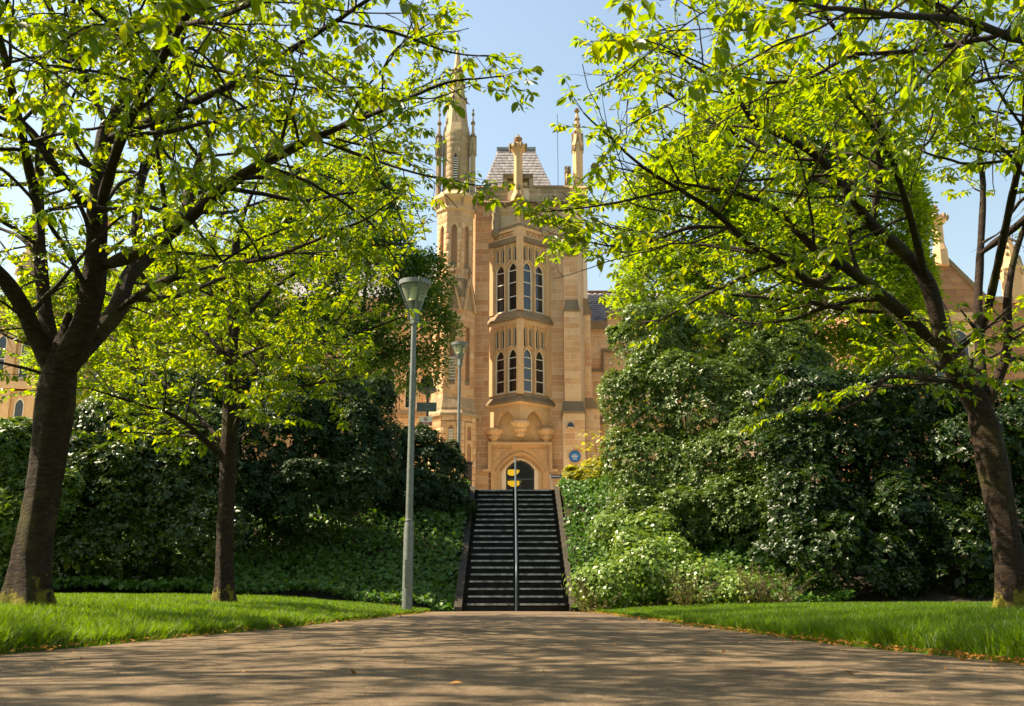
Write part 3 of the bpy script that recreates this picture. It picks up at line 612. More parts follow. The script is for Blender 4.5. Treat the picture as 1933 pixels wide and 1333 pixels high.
# --- two-storey V-shaped oriel
PRJ = 1.18; FL = math.hypot(ORX, PRJ)
def oriel_fn(side):
    a = Vector((CX + side * ORX, YW, 0)); b_ = Vector((CX, YW - PRJ, 0)); u = (b_ - a).normalized(); n = Vector((u.y, -u.x, 0)) * (1 if side < 0 else -1)
    return lambda s, z, d: tuple(a + u * s + n * d + Vector((0, 0, z)))
def vprism(mb, off, z0, z1, off1=None):
    """V-shaped slab following the plan of the bay, grown by off at the bottom and off1 at the top"""
    off1 = off if off1 is None else off1
    def ring(o, z): return [(CX - ORX - o, YW + .02, z), (CX, YW - PRJ - o * 1.1, z), (CX + ORX + o, YW + .02, z)]
    mb.loft([ring(off, z0), ring(off1, z1)]); return mb
YF = YW - .35                       # mean distance of the outer lights
lev = dict(us=Z(592, YF), usp=Z(516, YF), uap=Z(504, YF), ut0=Z(500, YF), ut1=Z(469.5, YF), uh=Z(466, YF), up0=Z(457, YF), up1=Z(446, YF), ucap=Z(439, YF),
           ls=Z(745, YF), lsp=Z(679, YF), lap=Z(665, YF), lt0=Z(661, YF), lt1=Z(621.5, YF), lh=Z(618, YF), lft=Z(610, YF))
ori = MB(); vprism(ori, -.30, Z(772, YW), lev['ucap'] - .1); oriel = ori.build('oriel', M['dark_metal'], bld)
for side in (-1, 1):
    fn = oriel_fn(side); J0, J1 = .20, FL - .13; c1 = J0 + (J1 - J0) * .26; c2 = J0 + (J1 - J0) * .74; lw = .56; sw = .185
    for tag_, zs_, zsp, zap, zt0, zt1, zh, zl in (('upper', lev['us'], lev['usp'], lev['uap'], lev['ut0'], lev['ut1'], lev['uh'], lev['us'] - .02), ('lower', lev['ls'], lev['lsp'], lev['lap'], lev['lt0'], lev['lt1'], lev['lh'], lev['ls'] - .02)):
        holes = []
        for c_ in (c1, c2):
            holes.append(arch(c_, lw, zs_, zsp, zap - zsp + .12, 6))
            for k in (-1, 1): holes.append(arch(c_ + k * .165, sw, zap + .14, zt1 - .16, .16, 4))
        pl = MB(); pl.plate([(J0 - .02, zl), (J1 + .02, zl), (J1 + .02, zh + .04), (J0 - .02, zh + .04)], holes, fn, -.20, -.06); pl.build('tracery', M['trim'], oriel)
        for c_ in (c1, c2):          # moulded arch ring and mullion shafts in front of each light
            o_ = arch(c_, lw + .10, zs_, zsp, zap - zsp + .22, 6); i_ = [(x, z if z > zs_ else z + .001) for x, z in arch(c_, lw + .02, zs_ + .001, zsp, zap - zsp + .135, 6)]
            ring = o_[1:-1] + list(reversed(i_[1:-1])); r_ = MB(); r_.plate(ring, [], fn, -.06, -.01); r_.build('arch_moulding', M['trim'], oriel)
        for um in (J0 + .02, (c1 + c2) / 2, J1 - .03):
            p = fn(um, 0, -.02); MB().gon(p[0], p[1], [(.045, zl), (.045, zh)], 6).build('mullion', M['trim'], oriel)
        for c_ in (c1, c2):
            for k in (0, ) : 
                p = fn(c_, 0, -.05); MB().gon(p[0], p[1], [(.028, zap + .12), (.028, zt1 - .02)], 6).build('mullion', M['trim'], oriel)
            wn_ = MB(); wn_.plate(arch(c_, lw, zs_, zsp, zap - zsp + .12, 6), [arch(c_, lw - .13, zs_ + .08, zsp, zap - zsp + .05, 6)], fn, -.19, -.12)
            win = wn_.build('window', M['frame'], oriel)
            H = zsp - zs_
            for t in (.36, .70, 1.0):
                bm_ = MB(); zb_ = zs_ + H * t; bm_.plate([(c_ - lw / 2 + .05, zb_ - .018), (c_ + lw / 2 - .05, zb_ - .018), (c_ + lw / 2 - .05, zb_ + .018), (c_ - lw / 2 + .05, zb_ + .018)], [], fn, -.175, -.13); bm_.build('glazing_bar', M['frame'], win)
            cuts = [zs_ + .07, zs_ + H * .36, zs_ + H * .70, zsp]
            for z0, z1 in zip(cuts[:-1], cuts[1:]):
                pm = MB(); ti = random.uniform(-.006, .006); pm.plate([(c_ - lw / 2 + .04, z0), (c_ + lw / 2 - .04, z0), (c_ + lw / 2 - .04, z1), (c_ - lw / 2 + .04, z1)], [], lambda s, z, d, ti=ti, c_=c_: fn(s, z, d + ti * (s - c_) * 4), -.165, -.155); pm.build('pane', M['glass'], win)
            pm = MB(); pm.plate(arch(c_, lw - .08, zsp + .001, zsp + .003, zap - zsp + .06, 6), [], fn, -.166, -.156); pm.build('pane', M['glass'], win)
            for k in (-1, 1):
                a_ = arch(c_ + k * .165, sw, zap + .14, zt1 - .16, .16, 4); pm = MB(); pm.plate(a_, [], fn, -.185, -.175); w2 = pm.build('pane', M['glass'], win)
                i2 = arch(c_ + k * .165, sw - .055, zap + .17, zt1 - .17, .13, 4); fm = MB(); fm.plate(a_, [i2], fn, -.174, -.14); fm.build('frame', M['frame'], win)
    # jambs against the wall, heads, carved panel
    j = MB(); j.plate([(-.04, lev['ls'] - .05), (.26, lev['ls'] - .05), (.26, lev['lft']), (-.04, lev['lft'])], [], fn, -.16, .02); j.plate([(-.04, lev['us'] - .05), (.26, lev['us'] - .05), (.26, lev['up0']), (-.04, lev['up0'])], [], fn, -.16, .02)
    j.build('jamb', M['trim'], oriel)
    h_ = MB(); h_.plate([(.261, lev['lh']), (FL - .14, lev['lh']), (FL - .14, lev['lft']), (.261, lev['lft'])], [], fn, -.18, .025); h_.build('head', M['trim'], oriel)
    h_ = MB(); h_.plate([(.0, lev['uh'] + .02), (FL - .12, lev['uh'] + .02), (FL - .12, lev['up0'] + .03), (.0, lev['up0'] + .03)], [], fn, -.18, .05); h_.build('head', M['dark_stone'], oriel)
    h_ = MB(); h_.plate([(-.04, lev['up0'] + .032), (FL - .12, lev['up0'] + .032), (FL - .12, lev['ucap']), (-.04, lev['ucap'])], [[(.30, lev['up0'] + .10), (FL - .36, lev['up0'] + .10), (FL - .36, lev['up1'] + .06), (.30, lev['up1'] + .06)]], fn, -.18, .03); h_.build('panel_frame', M['trim'], oriel)
    cv = MB()
    for k in range(9):
        cxk = .36 + (FL - .78) * (k + .5) / 9; zz = (lev['up0'] + lev['up1']) / 2 + .08 + .04 * (-1) ** k; q = fn(cxk, zz, -.06)
        cv.gon(q[0], q[1], [(.01, zz - .09), (.06, zz - .03), (.05, zz + .05), (.01, zz + .09)], 6, sm=True)
    cv.plate([(.30, lev['up0'] + .09), (FL - .36, lev['up0'] + .09), (FL - .36, lev['up1'] + .07), (.30, lev['up1'] + .07)], [], fn, -.12, -.06)
    cv.build('carved_panel', M['stone'], oriel)
# corner post, sills, cap
for (z0, z1) in ((lev['ls'] - .12, lev['lft'] + .05), (lev['us'] - .05, lev['ucap'])):
    p = MB(); p.gon(CX, YW - PRJ + .11, [(.165, z0), (.165, z1)], 8); p.build('corner_post', M['trim'], oriel)
v = MB(); vprism(v, .16, lev['lft'] + .002, lev['lft'] + .10); vprism(v, .16, lev['lft'] + .10, lev['us'] - .03, -.04); v.build('sill', M['dark_stone'], oriel)
v = MB(); zq = Z(772, YW); vprism(v, .06, zq + .02, zq + .10, .16); v.build('sill_moulding', M['trim'], oriel)
v = MB(); vprism(v, .20, zq + .102, zq + .20); vprism(v, .20, zq + .20, zq + .42, .02); v.build('sill', M['dark_stone'], oriel)
v = MB(); vprism(v, -.02, zq + .42, lev['ls'] - .01, -.14); v.build('sloping_sill', M['grey_stone'], oriel)
v = MB(); vprism(v, .03, lev['ucap'] + .002, lev['ucap'] + .10, .07); vprism(v, .07, lev['ucap'] + .10, lev['ucap'] + .22, -.12); v.build('cap', M['dark_stone'], oriel)
# apron below with two pointed arches and three corbels
za0 = Z(812, YW)
for side in (-1, 1):
    fn = oriel_fn(side); half = arch(FL * .52, FL * .56, za0 - .5, za0 + .15, .62, 8)
    out = [(0, za0), (half[1][0], za0)] + [p for p in half[1:-1] if p[1] > za0] + [(half[-2][0], za0), (FL, za0), (FL, zq + .03), (0, zq + .03)]
    a = MB(); a.plate(out, [], fn, -.22, -.02); a.build('apron', M['trim'], oriel)
def corbel(x, y, r, z):
    c = MB(); c.gon(x, y, [(r * .35, z - .62), (r * .5, z - .55), (r * .45, z - .42), (r * .8, z - .34), (r * .72, z - .24), (r * 1.15, z - .08), (r * 1.15, z + .0), (r * 1.0, z + .06)], 8)
    return c.build('corbel', M['trim'], oriel)
corbel(CX, YW - PRJ + .20, .36, za0 + .18); corbel(CX - ORX + .26, YW - .12, .34, za0 - .02); corbel(CX + ORX - .26, YW - .12, .34, za0 - .02)
MB().box(CX - ORX, CX + ORX, YW - .03, YW + .1, za0 - .65, zq).build('apron_back', M['trim'], oriel)

# --- doorway
zL = Z(836, YW); zst = Z(887, YW)
sur = MB(); o1 = arch(CX, 2.02, TOP - .3, Z(893, YW), .80)
sur.plate([(dx0 + .14, TOP - .3), (dx1 - .14, TOP - .3), (dx1 - .14, zL - .14), (dx0 + .14, zL - .14)], [[(x, z + (.02 if z < TOP else 0)) for x, z in o1]], wf, -.04, .16)
do = sur.build('door_surround', M['stone'], bld)
o2 = arch(CX, 1.62, TOP - .28, Z(889, YW), .60)
s = MB(); s.plate([(x, z + (.03 if z < TOP else 0)) for x, z in arch(CX, 2.06, TOP - .3, Z(893, YW), .83)], [[(x, z + (.04 if z < TOP else 0)) for x, z in o2]], wf, -.20, .03); s.build('arch_order', M['trim'], do)
s = MB(); s.plate([(x, z + (.05 if z < TOP else 0)) for x, z in arch(CX, 1.66, TOP - .3, Z(889, YW), .63)], [[(x, z + (.08 if z < TOP else 0)) for x, z in arch(*door)]], wf, -.40, -.05); s.build('arch_order', M['trim'], do)
for k, (wd, off) in enumerate(((2.16, .20), (1.72, .08))):
    o_ = arch(CX, wd, TOP, Z(891, YW), .86 - .23 * k); i_ = arch(CX, wd - .09, TOP, Z(891, YW), .815 - .23 * k)
    s = MB(); s.plate(o_[1:-1] + list(reversed(i_[1:-1])), [], wf, off - .06, off + .05); s.build('arch_moulding', M['trim'], do)
for sg in (-1, 1):                    # sunk spandrel panels with a raised rim
    x0 = CX + sg * 1.17; s = MB(); pts = [(x0, zL - .30), (x0, zL - 1.05), (x0 - sg * .55, zL - .45), (x0 - sg * .85, zL - .30)]
    inn = [(x0 - sg * .05, zL - .35), (x0 - sg * .05, zL - .92), (x0 - sg * .52, zL - .43), (x0 - sg * .70, zL - .35)]
    s.plate(pts, [inn], wf, .16, .21); s.build('spandrel', M['trim'], do)
lb = MB(); lb.box(dx0, dx1, YW - .34, YW - .0, zL - .14, zL - .02).wedge(dx0, dx1, YW - .34, YW - .0, zL - .02, zL + .09, YW - .06)
for sg in (-1, 1):
    xx = CX + sg * 1.35; lb.box(xx - .07, xx + .07, YW - .30, YW, zst, zL - .141); lb.box(xx + (-.32 if sg < 0 else -.07), xx + (.07 if sg < 0 else .32), YW - .31, YW, zst - .12, zst)
lb.build('label_mould', M['trim'], do)
ashlar('doorside', do, M['red_shade_stone'], (dx0, YW), 0, .14 + .0, TOP - .1, zst - .12, .272, prio=2)
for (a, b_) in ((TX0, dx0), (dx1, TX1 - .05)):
    ashlar('plinth', wall, M['red_shade_stone'], (a, YW - .03), 0, b_ - a, TOP - .1, TOP + .75, .28, (.35, .8), prio=2.5)
# glazed door, hall and lamps inside
gd = MB(); gd.plate([(x, z + (.09 if z < TOP else 0)) for x, z in arch(*door)], [[(x, z + (.14 if z < TOP else 0)) for x, z in arch(CX, 1.11, TOP - .2, Z(886, YW), .35)]], wf, -.42, -.34)
door_o = gd.build('door', M['dark_metal'], bld)
MB().box(CX - .55, CX + .55, YW + .35, YW + .41, Z(905, YW), Z(901, YW)).build('transom', M['dark_metal'], door_o)
MB().box(CX - .03, CX + .03, YW + .35, YW + .41, TOP, Z(905, YW)).build('stile', M['dark_metal'], door_o)
g_ = MB(); g_.plate([(x, z + (.15 if z < TOP else 0)) for x, z in arch(CX, 1.10, TOP - .2, Z(886, YW), .345)], [], wf, -.385, -.38); g_.build('pane', M['clear'], door_o)
hl = MB(); hx0, hx1, hy0, hy1, hz0, hz1 = CX - 1.6, CX + 1.6, YW + .48, YW + 9, TOP - .02, TOP + 4.6
hl.add([(hx0, hy0, hz0), (hx1, hy0, hz0), (hx1, hy1, hz0), (hx0, hy1, hz0), (hx0, hy0, hz1), (hx1, hy0, hz1), (hx1, hy1, hz1), (hx0, hy1, hz1)], [(0, 1, 2, 3), (7, 6, 5, 4), (1, 2, 6, 5), (2, 3, 7, 6), (3, 0, 4, 7)])
hl.build('hall_interior', M['interior'], bld)
for (px, py, Y, lab) in ((967, 893, 46.2, 'amber glass bowl pendant lamp hanging higher behind the arched glass door'), (970, 914, 50.2, 'amber glass bowl pendant lamp hanging lower behind the arched glass door')):
    q = at(px, py, Y); r = 14.5 / FPX * (Y * .98); lp = tag(empty('pendant_lamp', (q.x, Y, q.z)), lab, 'lamp')
    MB().gon(q.x, Y, [(.03, q.z - r * .35), (r * .45, q.z - r * .28), (r * .8, q.z - r * .02), (r, q.z + r * .35), (r * .96, q.z + r * .35), (r * .7, q.z + r * .05), (.02, q.z - r * .2)], 20, sm=True, cap=False).build('bowl', M['amber'], lp)
    for k in range(3):
        a = R(120 * k + 30); MB().tube([(q.x + r * math.cos(a), Y + r * math.sin(a), q.z + r * .35), (q.x, Y, q.z + r * 1.5)], .008, 5).build('chain', M['dark_metal'], lp)
    MB().tube([(q.x, Y, q.z + r * 1.5), (q.x, Y, TOP + 4.6)], .012, 6).build('rod', M['dark_metal'], lp)

# --- generic traceried window for the wings
def wing_window(parent, cx, y, w, z0, z1, lights=2, arched=True):
    fn = lambda s, z, d: (s, y - d, z); lw = w / lights; holes = []
    s = MB()
    for k in range(lights):
        c_ = cx - w / 2 + lw * (k + .5); holes.append(arch(c_, lw - .12, z0, z1 - .45, .32, 5))
    s.plate([(cx - w / 2 - .14, z0 - .12), (cx + w / 2 + .14, z0 - .12), (cx + w / 2 + .14, z1 + .12), (cx - w / 2 - .14, z1 + .12)], holes, fn, -.02, .10); wo = s.build('window', M['trim'], parent)
    for k in range(lights):
        c_ = cx - w / 2 + lw * (k + .5); ar = arch(c_, lw - .12, z0, z1 - .45, .32, 5)
        f = MB(); f.plate(ar, [arch(c_, lw - .24, z0 + .06, z1 - .46, .25, 5)], fn, .012, .05); f.build('frame', M['frame'], wo)
        p = MB(); p.plate(ar, [], fn, .004, .010); p.build('pane', M['glass'], wo)
        MB().box(c_ - lw / 2 + .1, c_ + lw / 2 - .1, y - .045, y - .02, (z0 + z1) / 2 - .2, (z0 + z1) / 2 - .16).build('glazing_bar', M['frame'], wo)
    return wo
# --- range to the right of the tower, set back
YR = 46.8; wr = MB(); ze = Z(622, YR); wr.box(3.3, 16.5, YR, YR + 7, TOP - .3, ze); wro = wr.build('side_range_wall', M['mortar'], bld)
ashlar('range_right', wro, M['stone'], (3.35, YR), 0, 7.0, TOP, ze - .02, .285, (.5, 1.0), prio=.8)
xj = X(1146, 600, YR)
MB().box(3.3, xj, YR - .14, YR + .3, ze + .002, Z(607, YR)).build('cornice', M['dark_stone'], wro)
MB().box(xj, 16.5, YR - .18, YR + .3, Z(600, YR), Z(588, YR)).build('cornice', M['dark_stone'], wro)
MB().box(xj + .001, 16.5, YR - .02, YR + .3, ze + .002, Z(600, YR) - .002).build('parapet', M['trim'], wro)
h_ = MB(); xh = X(1140, 680, YR); h_.box(3.3, xh, YR - .10, YR + .02, Z(702, YR), Z(698, YR)).box(xh - .12, xh, YR - .10, YR + .02, Z(697.9, YR), Z(665, YR)).box(xh - .12, xh + 1.2, YR - .10, YR + .02, Z(664.9, YR), Z(660, YR)); h_.build('hood_mould', M['dark_stone'], wro)
MB().box(3.3, 16.5, YR - .14, YR + .02, Z(800, YR), Z(788, YR)).build('string_course', M['dark_stone'], wro)
MB().box(3.3, 16.5, YR - .25, YR + .02, Z(1000, YR), TOP + .9).build('plinth', M['red_shade_stone'], wro)
zr0 = Z(607, YR); zr1 = Z(553, YR + 3.2); rr = MB(); rr.hexa([(3.2, YR + .05, zr0 - .1), (16.5, YR + .05, zr0 - .1), (16.5, YR + 6.5, zr0 - .1), (3.2, YR + 6.5, zr0 - .1), (3.2, YR + 3.2, zr1), (16.5, YR + 3.2, zr1), (16.5, YR + 3.3, zr1), (3.2, YR + 3.3, zr1)])
rro = rr.build('roof', M['slate'], bld)
sv2 = Vector((0, 3.15, zr1 - zr0 + .1)); nrow = 16; S = []; nv2 = Vector((0, -sv2.z, sv2.y)).normalized()
for r_ in range(nrow):
    x0 = 3.2 + (.15 if r_ % 2 else 0)
    while x0 < 9.5:
        S.append(Vector((x0 + .15, YR + .05, zr0 - .1)) + sv2 * (r_ / nrow) + nv2 * .01); x0 += .3
SV = np.array([(-.5, 0, 0), (.5, 0, 0), (.5, 1, 0), (-.5, 1, 0), (-.5, 0, 1), (.5, 0, 1), (.5, 1, .15), (-.5, 1, .15)]) * np.array([.285, sv2.length / nrow * 1.04, .03])
th2 = math.atan2(sv2.z, sv2.y); SVr = np.stack([SV[:, 0], SV[:, 1] * math.cos(th2) - SV[:, 2] * math.sin(th2), SV[:, 1] * math.sin(th2) + SV[:, 2] * math.cos(th2)], -1)
SFq = np.array([(3, 2, 1, 0), (4, 5, 6, 7), (0, 1, 5, 4), (1, 2, 6, 5), (2, 3, 7, 6), (3, 0, 4, 7)])
tag(obj('slates', np_mesh('slates', (SVr[None] + np.array(S)[:, None]).reshape(-1, 3), (SFq[None] + (np.arange(len(S)) * 8)[:, None, None]).reshape(-1, 4)), M['slate'], rro), kind='stuff')
MB().box(3.2, 16.5, YR + 3.1, YR + 3.4, zr1, zr1 + .1).build('ridge_tile', M['red_shade_stone'], rro)
xc = X(1167, 560, YR + 1.5); MB().box(xc, xc + 1.3, YR + 1.2, YR + 2.4, zr0, Z(530, YR + 1.5)).box(xc - .08, xc + 1.38, YR + 1.12, YR + 2.48, Z(534, YR + 1.5), Z(529, YR + 1.5)).build('chimney', M['grey_stone'], rro)
MB().box(xc - .05, xc + 1.4, YR + 1.0, YR + 1.25, Z(586, YR + 1.2), Z(580, YR + 1.2)).build('flashing', M['lead'], rro)
# --- range to the left of the turret
wl = MB(); zel = Z(560, YR); wl.box(-16, -3.1, YR, YR + 7, TOP - .3, zel); wlo = wl.build('side_range_wall', M['mortar'], bld)
ashlar('range_left', wlo, M['stone'], (-12.5, YR), 0, 9.4, TOP, zel, .285, (.5, 1.0), excl=[(-6.9 + 12.5, -4.0 + 12.5, Z(825, YR), Z(797, YR)), (-6.9 + 12.5, -4.5 + 12.5, Z(775, YR), Z(690, YR))], prio=.4)
for cx_ in (-6.2, -4.75): wing_window(wlo, cx_, YR, 1.1, TOP + 1.2, Z(795, YR), 2)
for cx_ in (-5.9, -4.85): wing_window(wlo, cx_, YR, .72, Z(772, YR), Z(690, YR), 1)
MB().box(-16, -3.2, YR - .14, YR + .02, Z(783, YR), Z(775, YR)).build('string_course', M['grey_stone'], wlo)
MB().hexa([(-16, YR, zel), (-3.4, YR, zel), (-3.4, YR + 6.5, zel), (-16, YR + 6.5, zel), (-16, YR + 3.2, zel + 3), (-3.4, YR + 3.2, zel + 3), (-3.4, YR + 3.3, zel + 3), (-16, YR + 3.3, zel + 3)]).build('roof', M['slate'], bld)
# --- gabled wings
def wing(sgn):
    Y0 = 41.0; gx = X(1775, 480, Y0) if sgn > 0 else 2 * CX - X(1775, 480, Y0)
    ze_ = Z(572, Y0); za_ = Z(482, Y0); hwid = 1.95; x0, x1 = gx - 4.2, gx + 4.0
    w = MB(); fn = lambda s, z, d: (s, Y0 - d, z)
    w.plate([(x0, TOP - .3), (x1, TOP - .3), (x1, ze_), (gx + hwid, ze_), (gx, za_ - .1), (gx - hwid, ze_), (x0, ze_)], [], fn, -6, 0)
    wo = w.build('wing_wall', M['red_shade_stone'], bld)  # the wing's shade is put into this darker stone colour
    mt = M['red_shade_stone']
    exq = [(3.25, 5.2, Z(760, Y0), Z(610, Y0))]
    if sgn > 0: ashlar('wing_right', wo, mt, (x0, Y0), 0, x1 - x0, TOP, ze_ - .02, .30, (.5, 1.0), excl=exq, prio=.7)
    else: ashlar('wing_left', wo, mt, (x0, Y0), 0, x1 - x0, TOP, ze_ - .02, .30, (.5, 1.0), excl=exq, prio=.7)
    for k in range(7):
        zz = ze_ + k * .3; hh = (za_ - .1 - zz - .3) / (za_ - .1 - ze_) * hwid
        if hh > .2: ashlar('wing_gable' + str(sgn), wo, mt, (gx - hh, Y0), 0, 2 * hh, zz, zz + .3, .3, (.5, .9), prio=.7)
    for s_ in (-1, 1):
        c = MB(); a = [(gx + s_ * (hwid + .15), ze_ - .05), (gx + s_ * .1, za_ + .1), (gx + s_ * .1, za_ - .16), (gx + s_ * (hwid + .0), ze_ - .2)]; c.plate(a, [], fn, -.5, .09); c.build('gable_coping', M['dark_stone'], wo)
    MB().box(x0 - .1, gx - hwid - .2, Y0 - .14, Y0 + .4, ze_ + .002, ze_ + .25).build('cornice', M['grey_stone'], wo)
    MB().box(gx + hwid + .2, x1 + .1, Y0 - .14, Y0 + .4, ze_ + .002, ze_ + .25).build('cornice', M['grey_stone'], wo)
    sf = MB(); zt = Z(388, Y0); sf.gon(gx, Y0 + .0, [(.30, za_ - .5), (.28, za_ + .2), (.20, za_ + .5), (.20, Z(428, Y0)), (.26, Z(424, Y0)), (.40, Z(416, Y0)), (.40, Z(411, Y0)), (.2, Z(408, Y0)), (.08, Z(404, Y0))]); so = sf.build('gable_shaft', M['trim'], wo)
    for j in range(8):
        a = R(45 * j + 22.5); MB().gon(gx + .42 * math.cos(a), Y0 + .42 * math.sin(a), [(.03, Z(419, Y0)), (.08, Z(414, Y0)), (.06, Z(409, Y0)), (.01, Z(407, Y0))], 5).build('crocket', M['dark_stone'], so)
    MB().gon(gx, Y0, [(.07, Z(406, Y0)), (.06, Z(401, Y0)), (.16, Z(398, Y0)), (.07, Z(394, Y0)), (.10, Z(391, Y0)), (.02, Z(386, Y0))], 8).build('finial', M['dark_stone'], so)
    # corner pinnacle
    px_ = gx + sgn * 3.1
    pinnacle(wo, px_, Y0 + .2, .42, ze_, Z(510, Y0), Z(440, Y0), Z(424, Y0), M['trim'], 8, 'pinnacle', 3)
    # bay with tall lights, string and piers
    bx0, bx1 = gx - 1.15, gx + 1.15
    MB().box(bx0 - .2, bx1 + .2, Y0 - .18, Y0 + .02, Z(608, Y0), Z(592, Y0)).build('hood_mould', M['trim'], wo)
    wing_window(wo, gx, Y0, 1.7, Z(755, Y0), Z(615, Y0), 2)
    MB().box(x0, x1, Y0 - .14, Y0 + .02, Z(800, Y0), Z(788, Y0)).build('string_course', M['dark_stone'], wo)
    rf_ = MB(); rf_.hexa([(x0, Y0 + .6, ze_), (x1, Y0 + .6, ze_), (x1, Y0 + 8, ze_), (x0, Y0 + 8, ze_), (x0 + 2, Y0 + 4, ze_ + 2.2), (x1 - 2, Y0 + 4, ze_ + 2.2), (x1 - 2, Y0 + 4.4, ze_ + 2.2), (x0 + 2, Y0 + 4.4, ze_ + 2.2)]); rf_.build('roof', M['slate'], bld)
    return wo, gx, Y0
wing(1)
wlo2, gxl, Y0l = wing(-1)
# projecting two-storey bay on the left wing: canted piers and tall windows
YB = 39.6; bxc = X(20, 720, YB)
bay = MB(); bay.loft([[(bxc - 1.6, 41.0, z), (bxc - 1.0, YB, z), (bxc + 1.0, YB, z), (bxc + 1.6, 41.0, z)] for z in (TOP - .2, Z(600, YB))]); bayo = bay.build('bay', M['red_shade_stone'], bld)
for x in (bxc - 1.0, bxc, bxc + 1.0):
    MB().box(x - .16, x + .16, YB - .22, YB - .001, TOP - .2, Z(590, YB)).build('pier', M['trim'], bayo)
MB().box(bxc - 1.25, bxc + 1.25, YB - .28, YB + .02, Z(735, YB), Z(722, YB)).build('string_course', M['trim'], bayo)
MB().box(bxc - 1.25, bxc + 1.25, YB - .30, YB + .02, Z(602, YB), Z(588, YB)).build('cornice', M['grey_stone'], bayo)
for x in (bxc - .5, bxc + .5):
    wing_window(bayo, x, YB - .01, .56, Z(815, YB), Z(745, YB), 1); wing_window(bayo, x, YB - .01, .56, Z(715, YB), Z(625, YB), 1)
wing_window(wlo2, X(75, 740, 41), 40.99, .8, Z(800, 41), Z(738, 41), 1); wing_window(wlo2, X(75, 740, 41), 40.99, .8, Z(722, 41), Z(660, 41), 1)
lay_stones(300)

# ------------------------------------------------------------------ things fixed to the tower
wl_ = tag(empty('wall_light', at(1077, 803, 43)), 'small dark hooded wall light fixed high on the tower buttress', 'wall light')
q = at(1077, 803, 43.0)
MB().loft([[(q.x - .16, 42.98, q.z - .1), (q.x + .16, 42.98, q.z - .1), (q.x + .16, 42.74, q.z - .1), (q.x - .16, 42.74, q.z - .1)], [(q.x - .12, 42.98, q.z + .03), (q.x + .12, 42.98, q.z + .03), (q.x + .10, 42.80, q.z + .05), (q.x - .10, 42.80, q.z + .05)], [(q.x - .02, 42.98, q.z + .13), (q.x + .02, 42.98, q.z + .13), (q.x + .02, 42.92, q.z + .13), (q.x - .02, 42.92, q.z + .13)]]).build('hood', M['dark_metal'], wl_)
MB().box(q.x - .12, q.x + .12, 42.80, 42.96, q.z - .13, q.z - .101).build('lens', M['frame'], wl_)
q = at(1085, 862, 43.0); pq = tag(empty('plaque', (q.x, 42.97, q.z)), 'round blue memorial plaque with white lettering low on the tower buttress', 'plaque')
def disc(mb, cx, cz, y0, y1, r, n=28): return mb.loft([[(cx + r * math.cos(2 * math.pi * j / n), y, cz + r * math.sin(2 * math.pi * j / n)) for j in range(n)] for y in (y1, y0)])
disc(MB(), q.x, q.z, 42.955, 42.995, .245).build('disc', M['plaque'], pq)
rm = MB(); n = 28
rm.plate([(q.x + .255 * math.cos(2 * math.pi * j / n), q.z + .255 * math.sin(2 * math.pi * j / n)) for j in range(n)], [[(q.x + .24 * math.cos(2 * math.pi * j / n), q.z + .24 * math.sin(2 * math.pi * j / n)) for j in range(n)]], lambda u, z, d: (u, 42.97 - d, z), 0, .02); rm.build('rim', M['galv_blue'], pq)
lt = MB()
for (dz, hw_, h) in ((.085, .10, .035), (.01, .15, .055), (-.07, .10, .045), (-.14, .09, .02)):
    x = -hw_
    while x < hw_ - .01:
        w = random.uniform(.018, .03); lt.box(q.x + x, q.x + min(x + w, hw_), 42.949, 42.954, q.z + dz - h / 2, q.z + dz + h / 2 * random.uniform(.7, 1)); x += w + .011
lt.build('lettering', M['white'], pq)
q = at(1045, 900, 43.96); ns = tag(empty('name_sign', (q.x, 43.95, q.z)), 'small navy sign with white tab on the wall right of the door', 'sign')
MB().box(q.x - .10, q.x + .42, 43.925, 43.955, q.z - .07, q.z + .07).build('panel', M['navy'], ns); MB().box(q.x - .20, q.x - .105, 43.925, 43.955, q.z - .06, q.z + .065).build('tab', M['white'], ns)
MB().box(q.x - .06, q.x + .30, 43.919, 43.924, q.z + .0, q.z + .03).build('lettering', M['white'], ns)
# ------------------------------------------------------------------ foliage kit
LEAF8 = (np.array([(0, 0, 0), (-.19, .25, .02), (-.22, .6, .0), (0, 1, -.16), (.22, .6, .0), (.19, .25, .02), (0, .45, -.06)]),
         np.array([(0, 1, 6), (1, 2, 6), (2, 3, 6), (3, 4, 6), (4, 5, 6), (5, 0, 6)]))
LEAF4 = (np.array([(0, 0, 0), (-.24, .45, .05), (0, 1, -.08), (.24, .45, .05), (0, .5, -.03)]), np.array([(0, 1, 4), (1, 2, 4), (0, 4, 3), (4, 2, 3)]))
LEAF2 = (np.array([(0, 0, 0), (-.26, .5, .06), (0, 1, -.04), (.26, .5, .06)]), np.array([(0, 1, 2), (0, 2, 3)]))
IVY4 = (np.array([(0, 0, 0), (-.42, .14, .03), (-.36, .60, .0), (0, 1, -.08), (.36, .60, .0), (.42, .14, .03)]), np.array([(0, 1, 2), (0, 2, 3), (0, 3, 4), (0, 4, 5)]))
IVY = (np.array([(0, 0, 0), (-.42, .12, .02), (-.22, .42, .04), (-.40, .62, .0), (0, 1, -.06), (.40, .62, .0), (.22, .42, .04), (.42, .12, .02), (0, .4, -.03)]),
       np.array([(0, 1, 8), (1, 2, 8), (2, 3, 8), (3, 4, 8), (4, 5, 8), (5, 6, 8), (6, 7, 8), (7, 0, 8)]))
def unit(a): return a / np.maximum(np.linalg.norm(a, axis=-1, keepdims=True), 1e-9)
def leaf_frames(D, Nn):
    D = unit(D); S = unit(np.cross(D, Nn)); return D, S, np.cross(S, D)
